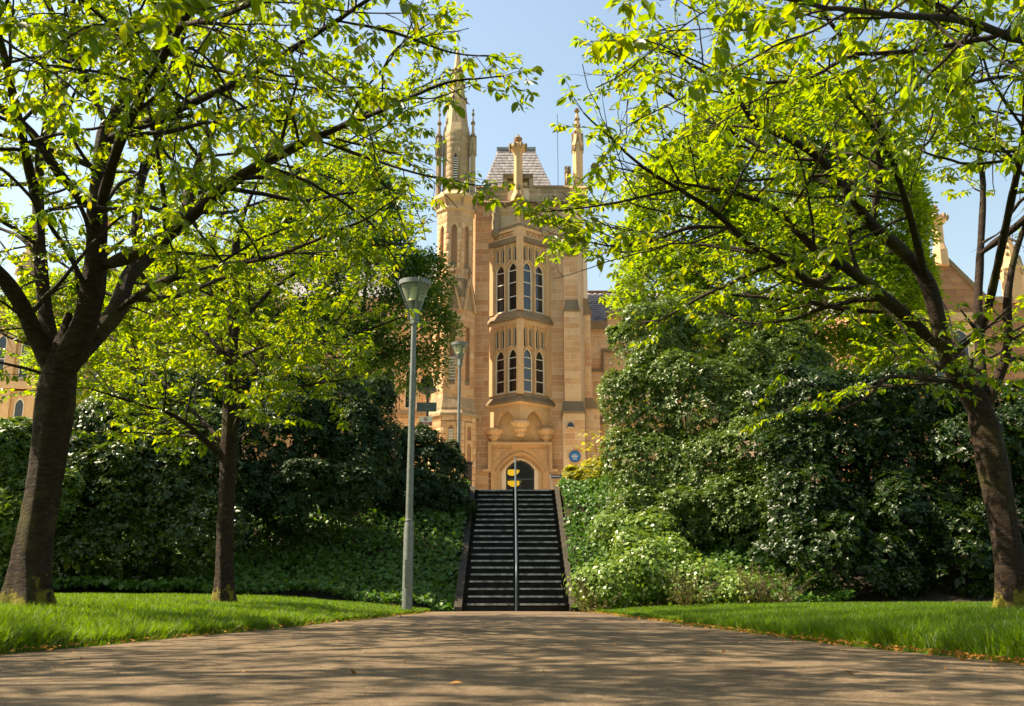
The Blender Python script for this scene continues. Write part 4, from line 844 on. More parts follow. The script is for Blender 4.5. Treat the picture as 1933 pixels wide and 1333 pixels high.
def leaf_arrays(P, D, Nn, L, tmpl):
    T, F = tmpl; D, S, Q = leaf_frames(D, Nn); L = np.asarray(L)[:, None, None]
    V = P[:, None] + L * (T[None, :, :1] * S[:, None] + T[None, :, 1:2] * D[:, None] + T[None, :, 2:] * Q[:, None])
    n = len(P); return V.reshape(-1, 3), (F[None] + (np.arange(n) * len(T))[:, None, None]).reshape(-1, F.shape[1]), np.repeat(rng.random(n), len(F))
def leaf_obj(name, P, D, Nn, L, tmpl, mat, parent):
    V, F, r = leaf_arrays(P, D, Nn, L, tmpl); return tag(obj(name, np_mesh(name, V, F, r), mat, parent), kind='stuff')
def noise3(P, f=1.0, seed=0.0):
    x, y, z = P[..., 0] * f + seed, P[..., 1] * f + seed * 1.7, P[..., 2] * f - seed
    return (np.sin(x * 1.9 + 1.3 * np.sin(y * 1.1)) + np.sin(y * 2.3 + 1.1 * np.sin(z * 1.7)) + np.sin(z * 2.1 + 1.4 * np.sin(x * 1.5))) / 3

# ------------------------------------------------------------------ cherry trees
def catmull(P, step):
    P = [np.array(p, float) for p in P]; P = [2 * P[0] - P[1]] + P + [2 * P[-1] - P[-2]]; out = []
    for i in range(1, len(P) - 2):
        n = max(2, int(np.linalg.norm(P[i + 1] - P[i]) / step))
        for k in range(n):
            t = k / n; a, b, c, d = P[i - 1:i + 3]
            out.append(.5 * (2 * b + (c - a) * t + (2 * a - 5 * b + 4 * c - d) * t * t + (3 * b - a - 3 * c + d) * t ** 3))
    out.append(P[-2]); return np.array(out)
def tube_arrays(pts, rad, n, base):
    pts = np.asarray(pts); m = len(pts); t = unit(np.gradient(pts, axis=0)); a0 = np.cross(t[0], [0, 0, 1.] if abs(t[0, 2]) < .85 else [1., 0, 0]); a = np.zeros((m, 3))
    for i in range(m): a0 = a0 - t[i] * a0.dot(t[i]); a0 = a0 / math.sqrt(a0.dot(a0) + 1e-12); a[i] = a0
    b = np.cross(t, a); an = np.linspace(0, 2 * np.pi, n, endpoint=False)
    rad = np.asarray(rad); rad = rad[:, None] if rad.ndim == 1 else rad
    V = pts[:, None] + rad[..., None] * (np.cos(an)[None, :, None] * a[:, None] + np.sin(an)[None, :, None] * b[:, None])
    i = np.arange(m * n).reshape(m, n); F = np.stack([i[:-1], np.roll(i[:-1], -1, 1), np.roll(i[1:], -1, 1), i[1:]], -1).reshape(-1, 4)
    return V.reshape(-1, 3), F + base
def tubes_mesh(name, lines, smooth=True):
    Vs, Fs, b = [], [], 0
    for pts, rad, n in lines:
        V, F = tube_arrays(pts, rad, n, b); Vs.append(V); Fs.append(F); b += len(V)
    return np_mesh(name, np.concatenate(Vs), np.concatenate(Fs), smooth=smooth)
def wander(p, d, L, bend, lift, rs, step=.10):
    n = max(3, int(L / step)); pts = [np.array(p, float)]; d = d / np.linalg.norm(d)
    for k in range(n):
        d = d + rs.normal(0, bend, 3); d[2] += lift * (-.6 + 1.6 * k / n); d /= np.linalg.norm(d); pts.append(pts[-1] + d * (L / n))
    return np.array(pts)
CAMP = np.array([0, 0, CAM_Z])
def cherry(label, base, trunk, r_tr, limbs, keep, seed, dens=(2.3, 3.2), l2=(.9, 2.1), l3=(.30, .85), singles=0, zmin=2.2, leafL=(.065, .12), gap=.085, camdist=2.6, tmpl=None):
    rs = np.random.default_rng(seed); tree = tag(empty('cherry_tree', base), label, 'tree', 'cherry trees on the lawn')
    tp = catmull(trunk, .08); m = len(tp); n = 28; an = np.linspace(0, 2 * np.pi, n, endpoint=False); tt = np.linspace(0, 1, m)
    rr = np.interp(tt, np.linspace(0, 1, len(r_tr)), r_tr)[:, None] * (1 + .05 * np.sin(3 * an + tt[:, None] * 2 + seed) + .035 * np.sin(7 * an - tt[:, None] * 5) + .02 * np.sin(11 * an + 9 * tt[:, None]))
    fl = np.exp(-(tp[:, 2] - tp[0, 2]) / .24)[:, None]; rr = rr * (1 + fl * (.42 + .30 * np.sin(5 * an + seed)))
    rr += .004 * np.sin(tp[:, 2:3] * 37 + 3 * np.sin(an * 3 + 1)[None]) * np.sin(an * 2 + tp[:, 2:3] * 9) + rs.normal(0, .0015, rr.shape)
    obj('trunk', tubes_mesh('trunk', [(tp, rr, n)]), M['bark'], tree)
    small, clusters = [], []
    def ok(p): return p[2] > zmin and np.linalg.norm(p - CAMP) > camdist and keep(p, rs)
    l2lines = []
    for (pts, r0, r1) in limbs:
        p0 = np.array(pts[0]); dd = np.linalg.norm(tp - p0, axis=1); it = int(dd.argmin()); from_trunk = dd[it] < .42
        if from_trunk:                     # root the limb well down inside the trunk
            jt = max(0, int(np.argmin(np.abs(tp[:, 2] - (p0[2] - .55))))); pts = [tuple(tp[jt]), tuple((tp[it] * .45 + p0 * .55))] + list(pts[1:])
        lp = catmull(pts, .10); k = len(lp); lp[1:] += rs.normal(0, .006, (k - 1, 3)).cumsum(0) * np.linspace(0, 1, k - 1)[:, None] * .6
        rad = np.linspace(1, 0, k) ** 1.15 * (r0 - r1) + r1; rad = rad * (1 + .05 * np.sin(np.arange(k) * .9 + rs.random() * 6))
        sr = np.clip(np.arange(k) * .10 / (.75 if from_trunk else .35), 0, 1); rad = rad * (.5 + .5 * sr * sr * (3 - 2 * sr))
        a8 = np.linspace(0, 2 * np.pi, 12, endpoint=False)
        obj('limb', tubes_mesh('limb', [(lp, rad[:, None] * (1 + .05 * np.sin(3 * a8)[None] + rs.normal(0, .02, (k, 12))), 12)]), M['bark'], tree)
        Ln = np.linalg.norm(np.diff(lp, axis=0), axis=1).sum(); nb = int(Ln * dens[0] + .5)
        for t in np.linspace(.22, .99, nb) + rs.uniform(-.03, .03, nb):
            i = int(min(max(t, 0), 1) * (k - 1)); i = min(i, k - 2); tg = unit(lp[i + 1] - lp[i])
            sd = unit(rs.normal(0, 1, 3)); sd = unit(sd - tg * sd.dot(tg)); d = tg * rs.uniform(.35, 1.0) + sd * rs.uniform(.7, 1.1); d[2] = d[2] * .6 + .14
            L = rs.uniform(*l2) * (1.15 - .45 * t); rb = min(rad[i] * .5, .009 + .011 * L)
            if rs.random() < .18 and rad[i] > .05: L *= 1.35; rb *= 1.2
            l2lines.append((lp[i], d, L, rb))
        l2lines.append((lp[-1], lp[-1] - lp[-3], rs.uniform(.7, 1.3), r1 * .95))
        for i in [k - 1, k - 1] + [int(v) for v in rs.integers(int(k * .72), k - 1, 5)]:      # leafy spurs at the limb's own end
            tg = unit(lp[i] - lp[i - 2]); q = wander(lp[i], tg + rs.normal(0, .55, 3), rs.uniform(.18, .42), .13, .02, rs, .06)
            if q[-1][2] < zmin or np.linalg.norm(q[-1] - CAMP) < camdist: continue
            small.append((q, np.linspace(.004, .002, len(q)), 4))
            for p_ in q[2::2]: clusters.append((p_, tg))
            clusters.append((q[-1], tg))
    for (p, d, L, rb) in l2lines:
        bp = wander(p, d, L, .10, .035, rs); good = [ok(q) for q in bp]
        cut = next((i for i, g in enumerate(good) if not g and i > 1), len(bp))
        if cut < 4: continue
        bp = bp[:cut]; k = len(bp); small.append((bp, np.linspace(rb, max(.0035, rb * .3), k), 6 if rb > .012 else 5))
        for _ in range(2):
            i = int(rs.integers(k // 3, k - 1)); q = wander(bp[i], unit(bp[min(i + 1, k - 1)] - bp[i - 1]) + rs.normal(0, .7, 3), rs.uniform(.2, .6), .16, .03, rs, .09)
            if ok(q[-1]): small.append((q[::2] if len(q) > 4 else q, np.linspace(.0042, .0016, len(q[::2] if len(q) > 4 else q)), 3))
        nb = max(2, int(L * dens[1] * k / len(good)))
        for t in np.linspace(.15, 1, nb):
            i = min(int(t * (k - 1)), k - 2); tg = unit(bp[i + 1] - bp[i]); sd = unit(rs.normal(0, 1, 3)); sd = unit(sd - tg * sd.dot(tg))
            d3 = tg * rs.uniform(.5, 1.1) + sd * .85; d3[2] = d3[2] * .7 + .05
            if t > .97: d3 = tg
            L3 = rs.uniform(*l3); q = wander(bp[i], d3, L3, .13, .02, rs, .07)
            if not (ok(q[-1]) and ok(q[len(q) // 2])): continue
            small.append((q[::2] if len(q) > 6 else q, np.linspace(.0052, .0022, len(q[::2] if len(q) > 6 else q)), 3))
            s0 = .12
            for s in np.arange(.1 + rs.random() * gap, L3, gap):
                j = s / L3 * (len(q) - 1); i0 = min(int(j), len(q) - 2); clusters.append((q[i0] + (q[i0 + 1] - q[i0]) * (j - i0), unit(q[i0 + 1] - q[i0])))
            clusters.append((q[-1], unit(q[-1] - q[-2])))
    tag(obj('branches', tubes_mesh('branches', small), M['twig'], tree), kind='stuff')
    P, D, Nn, Ls = [], [], [], []
    for (p, tg) in clusters:
        n_ = rs.integers(4, 8); a0 = rs.random() * 6.28; sz = rs.uniform(*leafL) * rs.uniform(.75, 1.15)
        for j in range(n_):
            a = a0 + 6.28 * j / n_ + rs.normal(0, .3); dr = np.array([math.cos(a), math.sin(a), rs.normal(-.55, .30)]) + tg * .45
            P.append(p + dr * .012 + rs.normal(0, .008, 3)); D.append(dr); Nn.append(np.array([rs.normal(0, .45), rs.normal(0, .45), 1.0])); Ls.append(sz * rs.uniform(.5, 1.12))
    P, D, Nn, Ls = map(np.array, (P, D, Nn, Ls))
    crown_ix = np.ones(len(P), bool)
    if singles:
        v = P - CAMP; dep = v[:, 1] * math.cos(PITCH) + v[:, 2] * math.sin(PITCH); yy = (-v[:, 1] * math.sin(PITCH) + v[:, 2] * math.cos(PITCH)) / np.maximum(dep, .1); xx = v[:, 0] / np.maximum(dep, .1)
        size = np.where((dep > 1) & (np.abs(xx) < .51) & (np.abs(yy) < .355), Ls / np.maximum(dep, .1), 0); pick = np.argsort(-size)[:singles]; crown_ix[pick] = False
    cr = leaf_obj('crown', P[crown_ix], D[crown_ix], Nn[crown_ix], Ls[crown_ix], tmpl or LEAF8, M['cherry'], tree)
    if singles:
        if 'leafmesh' not in globals(): globals()['leafmesh'] = [make_leaf(k) for k in range(4)]
        Dn, S, Q = leaf_frames(D, Nn)
        for i in pick:
            o = bpy.data.objects.new('leaf', leafmesh[int(rs.integers(4))]); link(o, cr)
            mt = Matrix((S[i], Dn[i], Q[i])).transposed().to_4x4(); mt = Matrix.Translation(Vector(P[i])) @ mt @ Matrix.Scale(float(Ls[i]), 4)
            o.matrix_basis = mt
    print('cherry', label, 'leaves', len(P), 'limbs', len(limbs), 'branches', len(small))
    return tree
def make_leaf(k):
    """single cherry leaf: pointed oval with a toothed margin, sunk midrib and a stalk"""
    r_ = np.random.default_rng(50 + k); n = 9; V = []; F = []
    for i in range(n + 1):
        t = i / n; w = .235 * math.sin(math.pi * t ** .85) ** .8 * (1 + .0 * k) if 0 < t < 1 else .004
        tooth = .018 * (1 if i % 2 else -1) if 0 < t < .95 else 0; sag = -.16 * t * t - .02 + r_.normal(0, .004); cv = .05 + .02 * k
        V += [(-w - tooth, t, sag + cv * (w / .23)), (0, t, sag), (w + tooth, t, sag + cv * (w / .23))]
    for i in range(n):
        a = 3 * i; F += [(a, a + 1, a + 4, a + 3), (a + 1, a + 2, a + 5, a + 4)]
    b = len(V); V += [(-.012, -.18, .03), (.012, -.18, .03), (.01, .02, -.02), (-.01, .02, -.02)]; F.append((b, b + 1, b + 2, b + 3))
    me = np_mesh('cherry_leaf', np.array(V), np.array(F), smooth=True); me.materials.append(M['cherry']); return me
A = lambda *t: tuple(at(*t))
def ctr(px, py, Y): return tuple(at(px, py, Y))

def sight(p):
    v = np.asarray(p) - CAMP; dep = v[1] * math.cos(PITCH) + v[2] * math.sin(PITCH); return 966.5 + FPX * v[0] / dep, 666.5 - FPX * (-v[1] * math.sin(PITCH) + v[2] * math.cos(PITCH)) / dep
def keepL(p, rs):            # right-hand outline of the left crowns
    if p[1] < 1.2: return False
    x, y = sight(p); e = np.interp(y, [0, 100, 200, 290, 350, 400, 450, 520, 620, 700, 830], [870, 905, 890, 850, 900, 835, 800, 738, 730, 700, 640]); return x < e or (x < e + 90 and rs.random() < .10)
def keepR(p, rs):            # left-hand outline of the right crown
    if p[1] < 1.2: return False
    x, y = sight(p)
    if x > 1700 and 372 < y < 585 and rs.random() < .72: return False      # open side towards the gable
    e = np.interp(y, [0, 100, 170, 250, 330, 380, 430, 480, 540, 570, 620, 800], [1110, 1085, 1100, 1140, 1085, 995, 975, 1000, 1040, 1130, 1210, 1240]); return x > e or (x > e - 70 and rs.random() < .12)
gz = lambda x, y: float(ground(x, y))
b = at(52, 1132, 10.2); base = (b.x, b.y, gz(b.x, b.y) - .03)
cherry('big cherry tree with thick dark trunk and many limbs at the left edge', base,
       [base, A(62, 1040, 10.2), A(85, 900, 10.2), A(98, 800, 10.15), A(108, 715, 10.1), A(116, 670, 10.1), A(124, 630, 10.1), A(130, 590, 10.08)], [.19, .185, .178, .172, .170, .174, .182, .19, .175, .12, .03],
       [([A(100, 715, 10.1), A(62, 620, 10.0), A(20, 540, 9.8), A(-60, 460, 9.5), A(-170, 380, 9.2)], .135, .04),
        ([A(100, 705, 10.2), A(88, 600, 10.3), A(76, 480, 10.4), A(72, 390, 10.5), A(78, 290, 10.6), A(120, 150, 10.8), A(140, -30, 10.9)], .095, .025),
        ([A(128, 705, 10.1), A(160, 610, 10.0), A(182, 500, 9.95), A(186, 380, 9.9), A(200, 255, 9.9), A(215, 228, 9.9), A(270, 132, 9.8), A(330, 50, 9.7), A(400, -60, 9.5)], .165, .035),
        ([A(202, 245, 9.9), A(178, 175, 9.7), A(140, 105, 9.5), A(90, 0, 9.2), A(40, -120, 8.9)], .055, .02),
        ([A(188, 505, 9.95), A(250, 480, 9.7), A(330, 435, 9.3), A(420, 360, 8.9), A(490, 315, 8.6), A(600, 265, 8.2), A(720, 215, 7.9), A(840, 165, 7.7), A(950, 150, 7.6)], .082, .006),
        ([A(640, 40, 7.2), A(740, 60, 7.4), A(850, 100, 7.5), A(940, 110, 7.6)], .018, .005),
        ([A(600, 265, 8.2), A(700, 300, 8.1), A(800, 330, 8.0), A(900, 350, 7.9)], .02, .005),
        ([A(165, 390, 9.9), A(110, 325, 9.7), A(60, 250, 9.4), A(-10, 195, 9.1), A(-120, 130, 8.7)], .065, .02),
        ([A(150, 690, 10.2), A(215, 595, 10.5), A(245, 520, 10.8), A(300, 465, 11.1), A(350, 400, 11.4), A(380, 300, 11.7), A(430, 180, 12.0), A(470, 60, 12.2)], .125, .025),
        ([A(215, 590, 10.5), A(300, 535, 10.2), A(400, 505, 9.8), A(520, 480, 9.3), A(640, 430, 8.8)], .05, .014),
        ([A(262, 500, 10.9), A(258, 420, 10.95), A(268, 330, 10.95), A(298, 265, 11.0), A(310, 160, 11.1), A(345, 60, 11.2), A(360, -60, 11.2)], .065, .02),
        ([A(186, 400, 9.9), A(230, 260, 8.9), A(300, 120, 7.8), A(400, -40, 6.6), A(520, -160, 5.4)], .06, .016),
        ([A(202, 260, 9.9), A(320, 215, 9.0), A(480, 140, 8.0), A(640, 40, 7.2), A(760, -40, 6.6)], .055, .014),
        ([A(72, 400, 10.4), A(40, 250, 9.0), A(0, 80, 7.4), A(-40, -120, 5.8)], .055, .018),
        ([A(350, 400, 11.4), A(470, 330, 11.6), A(600, 260, 11.6), A(740, 190, 11.4), A(830, 150, 11.2)], .05, .012),
        ([A(150, 110, 9.5), A(260, 60, 7.4), A(420, 30, 5.6), A(560, -60, 4.6)], .035, .012),
        ([A(70, 640, 10.0), A(30, 590, 9.6), A(-20, 560, 9.2), A(-90, 540, 8.9)], .03, .008),
        ([A(76, 490, 10.4), A(40, 450, 10.6), A(0, 430, 10.8), A(-60, 400, 11.0)], .03, .008),
        ([A(235, 565, 10.7), A(330, 560, 11.6), A(430, 520, 12.6), A(540, 470, 13.4)], .045, .014)],
       keepL, 3, singles=290, dens=(2.9, 3.8))
b = at(425, 1122, 15.2); base = (b.x, b.y, gz(b.x, b.y) - .02)
keepM = lambda p, rs: keepL(p, rs) and p[2] > 2.5
cherry('slimmer cherry tree standing between the big cherry and the lamp post', base,
       [base, A(424, 1000, 15.2), A(430, 880, 15.2), A(434, 770, 15.2), A(438, 650, 15.2), A(442, 560, 15.2), A(446, 450, 15.2)], [.13, .125, .12, .125, .10, .09, .075, .06],
       [([A(428, 885, 15.2), A(380, 825, 14.9), A(330, 785, 14.6), A(270, 765, 14.2), A(190, 740, 13.8)], .065, .014),
        ([A(430, 870, 15.2), A(400, 815, 15.5), A(350, 765, 15.9), A(280, 700, 16.4), A(220, 650, 16.8)], .05, .014),
        ([A(438, 835, 15.2), A(458, 775, 15.0), A(500, 750, 14.7), A(580, 730, 14.2), A(660, 720, 13.8)], .055, .012),
        ([A(436, 740, 15.2), A(500, 690, 15.0), A(580, 650, 14.8), A(680, 620, 14.6), A(760, 590, 14.4)], .05, .012),
        ([A(438, 700, 15.2), A(380, 620, 15.4), A(310, 560, 15.7), A(230, 520, 16.0)], .05, .012),
        ([A(440, 640, 15.2), A(500, 560, 15.4), A(580, 500, 15.6), A(680, 450, 15.8), A(760, 430, 15.8)], .05, .012),
        ([A(442, 580, 15.2), A(400, 480, 15.0), A(360, 400, 14.8), A(330, 300, 14.6)], .045, .012),
        ([A(445, 470, 15.2), A(470, 380, 15.2), A(510, 300, 15.2), A(560, 220, 15.2)], .045, .012),
        ([A(444, 520, 15.2), A(540, 420, 15.6), A(640, 340, 16.0), A(720, 290, 16.3)], .04, .012),
        ([A(438, 690, 15.2), A(480, 660, 13.9), A(560, 640, 12.8), A(640, 600, 11.8)], .04, .012),
        ([A(440, 610, 15.2), A(420, 560, 16.6), A(440, 500, 18.0)], .04, .012)],
       keepM, 5, dens=(3.9, 4.4), l2=(.9, 2.0), zmin=2.5, leafL=(.085, .135), tmpl=LEAF4)
b = at(1914, 1142, 11.0); base = (b.x, b.y, gz(b.x, b.y) - .03)
cherry('cherry tree leaning left over the lawn at the right edge', base,
       [base, A(1905, 1060, 11.0), A(1885, 940, 11.0), A(1866, 840, 11.0), A(1852, 780, 11.0), A(1844, 740, 11.0), A(1836, 700, 11.0)], [.145, .142, .142, .145, .152, .162, .16, .11, .03],
       [([A(1838, 775, 11.0), A(1800, 700, 10.9), A(1779, 643, 10.8), A(1748, 530, 10.7), A(1694, 465, 10.5), A(1649, 425, 10.3), A(1600, 355, 10.1), A(1540, 290, 9.8), A(1470, 252, 9.5), A(1428, 231, 9.3), A(1378, 164, 9.0), A(1302, 118, 8.7)], .125, .014),
        ([A(1766, 650, 10.8), A(1716, 602, 10.6), A(1649, 544, 10.3), A(1590, 499, 10.0), A(1550, 480, 9.8), A(1470, 400, 9.5), A(1407, 370, 9.2), A(1302, 353, 8.8)], .085, .014),
        ([A(1590, 500, 10.0), A(1540, 535, 9.8), A(1491, 504, 9.6), A(1411, 454, 9.3), A(1344, 391, 9.0), A(1256, 336, 8.6), A(1197, 294, 8.4), A(1105, 206, 8.0)], .05, .007),
        ([A(1862, 760, 11.1), A(1850, 650, 11.3), A(1847, 575, 11.4), A(1851, 485, 11.5), A(1856, 350, 11.6), A(1830, 200, 11.4), A(1780, 60, 11.1)], .07, .02),
        ([A(1880, 765, 11.0), A(1900, 665, 10.9), A(1903, 553, 10.8), A(1930, 440, 10.7), A(1990, 330, 10.5)], .075, .02),
        ([A(1808, 735, 11.0), A(1770, 719, 10.8), A(1680, 715, 10.4), A(1635, 755, 10.1), A(1558, 791, 9.8)], .04, .01),
        ([A(1666, 590, 10.5), A(1600, 585, 10.6), A(1520, 570, 10.7), A(1420, 560, 10.8), A(1320, 555, 10.9)], .038, .01),
        ([A(1870, 770, 11.1), A(1830, 690, 11.6), A(1800, 640, 12.0), A(1770, 560, 12.5), A(1700, 480, 13.0), A(1600, 400, 13.4)], .06, .014),
        ([A(1851, 640, 11.3), A(1870, 560, 10.9), A(1905, 400, 9.6), A(1935, 240, 8.3), A(1933, 70, 7.4), A(1860, 71, 7.1), A(1744, 92, 6.8), A(1618, 101, 6.5), A(1542, 139, 6.3), A(1450, 150, 6.1)], .05, .012),
        ([A(1933, 80, 7.4), A(1820, 40, 6.6), A(1700, 30, 5.8), A(1560, 10, 5.0), A(1440, -20, 4.4)], .04, .010),
        ([A(1748, 530, 10.7), A(1720, 420, 9.8), A(1690, 330, 9.0), A(1650, 250, 8.2), A(1590, 170, 7.5)], .05, .012),
        ([A(1851, 480, 11.5), A(1960, 380, 10.2), A(1980, 200, 8.6), A(1900, 150, 7.6), A(1780, 180, 7.0)], .045, .012),
        ([A(1600, 355, 10.1), A(1520, 330, 10.4), A(1420, 270, 10.6), A(1320, 220, 10.6), A(1220, 150, 10.4), A(1150, 100, 10.2)], .04, .008),
        ([A(1649, 425, 10.3), A(1660, 280, 10.0), A(1640, 150, 9.6), A(1560, 30, 9.2), A(1480, -60, 8.8)], .05, .014),
        ([A(1380, 430, 9.15), A(1300, 430, 8.9), A(1220, 455, 8.7), A(1150, 460, 8.5), A(1080, 440, 8.3)], .024, .006),
        ([A(1302, 353, 8.8), A(1220, 370, 8.6), A(1150, 385, 8.4), A(1080, 395, 8.2), A(1030, 400, 8.0)], .016, .006)],
       keepR, 8, singles=290, dens=(3.0, 3.9))

keepN = lambda p, rs: p[0] < -.21 * p[1] - .5 and p[2] > 2.5
base = (-6.6, 3.6, gz(-6.6, 3.6) - .03); bx_, by_, _ = base
def limb_to(z0, *pts): return [(bx_, by_, z0)] + [tuple(p) for p in pts]
near = cherry('cherry tree outside the left edge whose leafy boughs hang into the upper left corner', base,
       [base, (bx_ + .05, by_, 1.0), (bx_ + .02, by_ + .05, 2.0), (bx_, by_, 2.7)], [.22, .20, .19, .17],
       [(limb_to(2.5, (-5.6, 4.0, 3.6), (-4.6, 4.5, 4.5), (-3.4, 5.0, 5.2), (-2.2, 5.6, 5.6)), .09, .014), (limb_to(2.6, (-5.9, 3.0, 3.8), (-4.8, 2.4, 4.8), (-3.6, 2.0, 5.4), (-2.4, 1.9, 5.6)), .09, .014),
        (limb_to(2.6, (-6.2, 4.8, 3.9), (-5.4, 6.0, 5.0), (-4.4, 7.0, 5.8), (-3.6, 7.8, 6.2)), .085, .014), (limb_to(2.6, (-7.4, 3.2, 4.0), (-8.2, 2.6, 5.2), (-8.8, 2.2, 6.2)), .08, .014),
        (limb_to(2.6, (-6.4, 3.7, 4.2), (-6.0, 3.9, 5.6), (-5.4, 4.2, 6.8)), .09, .014), (limb_to(2.6, (-6.6, 2.2, 3.8), (-6.0, .9, 4.8), (-5.0, .2, 5.4)), .08, .014),
        (limb_to(2.6, (-7.2, 4.8, 4.0), (-7.8, 6.0, 5.0), (-8.2, 7.0, 5.8)), .08, .014), ([(-4.6, 4.5, 4.5), (-3.8, 3.8, 4.6), (-2.8, 3.2, 4.7), (-1.9, 2.9, 4.6)], .04, .012)],
       keepN, 13, dens=(2.9, 3.6), leafL=(.09, .145), tmpl=LEAF4)

def copy_tree(src, loc, rz, label):
    c = src.copy(); col.objects.link(c); c.location = loc; c.rotation_euler = (0, 0, rz); c['label'] = label
    for ch in list(src.children):
        k = ch.copy(); col.objects.link(k); k.parent = c
        for g in ch.children: h = g.copy(); col.objects.link(h); h.parent = k
    return c
for (x, y, rz, lab) in ((7.0, 2.2, math.pi, 'added cherry tree outside the right edge, blocking sky light beside the camera'), (-5.4, -5.0, R(80), 'added unseen cherry tree behind the camera on the left lawn, blocking sky light'), (6.0, -5.6, R(200), 'added unseen cherry tree behind the camera on the right lawn, blocking sky light')):  # unseen trees added to hold sky light off path, trunks and thicket
    copy_tree(near, (x, y, gz(x, y) - .03), rz, lab)
# ------------------------------------------------------------------ broad-leaved trees and shrubs as lobed masses of leaves
def lump(px, py, Y, rx, ry, dy=None):
    c = at(px, py, Y); k = Y * 1.02 / FPX; return (np.array(c), np.array([rx * k, dy if dy else (rx + ry) / 2 * k * .8, ry * k]))
def sample_lumps(lumps, n, rs, depth=.35, front=.75):
    ar = np.array([(l[1][0] * l[1][2]) for l in lumps]); ar = ar / ar.sum(); C, Nn = [], []
    for (c, r), a in zip(lumps, ar):
        k = int(n * a * 1.9) + 8; d = unit(rs.normal(0, 1, (k, 3))); flip = (d[:, 1] > 0) & (rs.random(k) < front); d[flip, 1] *= -1
        low = (d[:, 2] < -.3) & (rs.random(k) < .6); d[low, 2] *= -1
        rad = 1 - depth * rs.random(k) ** 1.7; rad *= 1 + .14 * noise3(d * 2.2, 1.6, c[0]) + .07 * noise3(d, 6.5, c[2])
        p = c + d * r * rad[:, None]; nn = unit(d / r)
        ins = np.zeros(k, bool)
        for (c2, r2) in lumps:
            if c2 is c: continue
            ins |= (((p - c2) / r2) ** 2).sum(1) < .55
        C.append(p[~ins]); Nn.append(nn[~ins])
    C = np.concatenate(C); Nn = np.concatenate(Nn); ix = rs.permutation(len(C))[:n]; return C[ix], Nn[ix]
def sprays(C, O, per, rad, L, rs, droop=.2, flat_=.5, tmpl=LEAF2):
    n = len(C); c = np.repeat(C, per, 0); o = np.repeat(O, per, 0); k = len(c); off = rs.normal(0, 1, (k, 3)); off[:, 2] *= flat_
    d = unit(off + o * .7); P = c + d * (rad * rs.random(k) ** .6)[:, None]; dr = d + rs.normal(0, .35, (k, 3)); dr[:, 2] -= droop
    nn = o * .55 + rs.normal(0, .38, (k, 3)); nn[:, 2] += .75
    return P, dr, nn, rs.uniform(L * .7, L * 1.25, k)
def rosettes(C, O, per, L, rs):
    n = len(C); o = np.repeat(unit(O + np.array([0, 0, .45]) + rs.normal(0, .25, (n, 3))), per, 0); c = np.repeat(C, per, 0); k = len(c)
    t = unit(np.cross(o, rs.normal(0, 1, (k, 3)))); dr = t + o * rs.uniform(.0, .6, (k, 1)); nn = o + t * -.35 + rs.normal(0, .22, (k, 3))
    return c + dr * .01, dr, nn, rs.uniform(L * .7, L * 1.2, k)
def stems(tree, base, lumps, r, mat, nb=7, seed=1, name='trunk'):
    rs = np.random.default_rng(seed); lines = []; top = np.mean([l[0] for l in lumps], 0)
    b0 = np.array(base); tp = catmull([b0, b0 * .5 + top * .5 * np.array([1, 1, .8]) + np.array([0, 0, 0]) * 1, top], .3); lines.append((tp, np.linspace(r, r * .45, len(tp)), 10))
    for k in range(nb):
        l = lumps[k % len(lumps)]; t = rs.uniform(.35, .9); s = tp[int(t * (len(tp) - 1))]; e = l[0] + rs.uniform(-.5, .5, 3) * l[1]
        lp = catmull([s, (s + e) / 2 + np.array([0, 0, .3]), e], .25); lines.append((lp, np.linspace(r * .4, r * .1, len(lp)), 6))
    return obj(name, tubes_mesh(name, lines), mat, tree)
def broad_tree(name, label, base, lumps, n, per, rad, L, mat, seed, r=.3, group=None, depth=.4, droop=.2):
    rs = np.random.default_rng(seed); t = tag(empty(name, base), label, 'tree', group); stems(t, base, lumps, r, M['bark_far'], 10, seed)
    C, O = sample_lumps(lumps, n, rs, depth); leaf_obj('crown', *sprays(C, O, per, rad, L, rs, droop), LEAF2, mat, t); return t
def clumpy(lumps, rs, k=5, lo=.32, hi=.52):
    out = list(lumps)
    for (c, r) in lumps:
        for _ in range(k):
            q = unit(rs.normal(0, 1, 3)); q[1] = -abs(q[1]) * .9; q[2] = abs(q[2]) if rs.random() < .7 else q[2]; s = rs.uniform(lo, hi); out.append((c + unit(q) * r * rs.uniform(.75, .95), r * s * np.array([1, 1, rs.uniform(.75, 1.1)])))
    return out
def shrub(name, label, base, lumps, n, L, mat, seed, per=6, cat='shrub', tmpl=LEAF2, depth=.28, group=None, r=.07):
    rs = np.random.default_rng(seed); t = tag(empty(name, base), label, cat, group); stems(t, base, lumps, r, M['bark_far'], 8, seed, 'stems')
    lumps = clumpy(lumps, rs); C, O = sample_lumps(lumps, n, rs, depth, .8); C2, O2 = sample_lumps([(c, r * .74) for c, r in lumps], int(n * .19), rs, .3, .8); A1 = rosettes(C, O, per, L, rs); A2 = rosettes(C2, O2, 3, L * 2.6, rs)
    leaf_obj('foliage', *[np.concatenate(z) for z in zip(A1, A2)], tmpl, mat, t); return t
def bz(px, py, Y):
    q = at(px, py, Y); return (q.x, q.y, gz(q.x, q.y) if q.y < 29.6 else TOP)

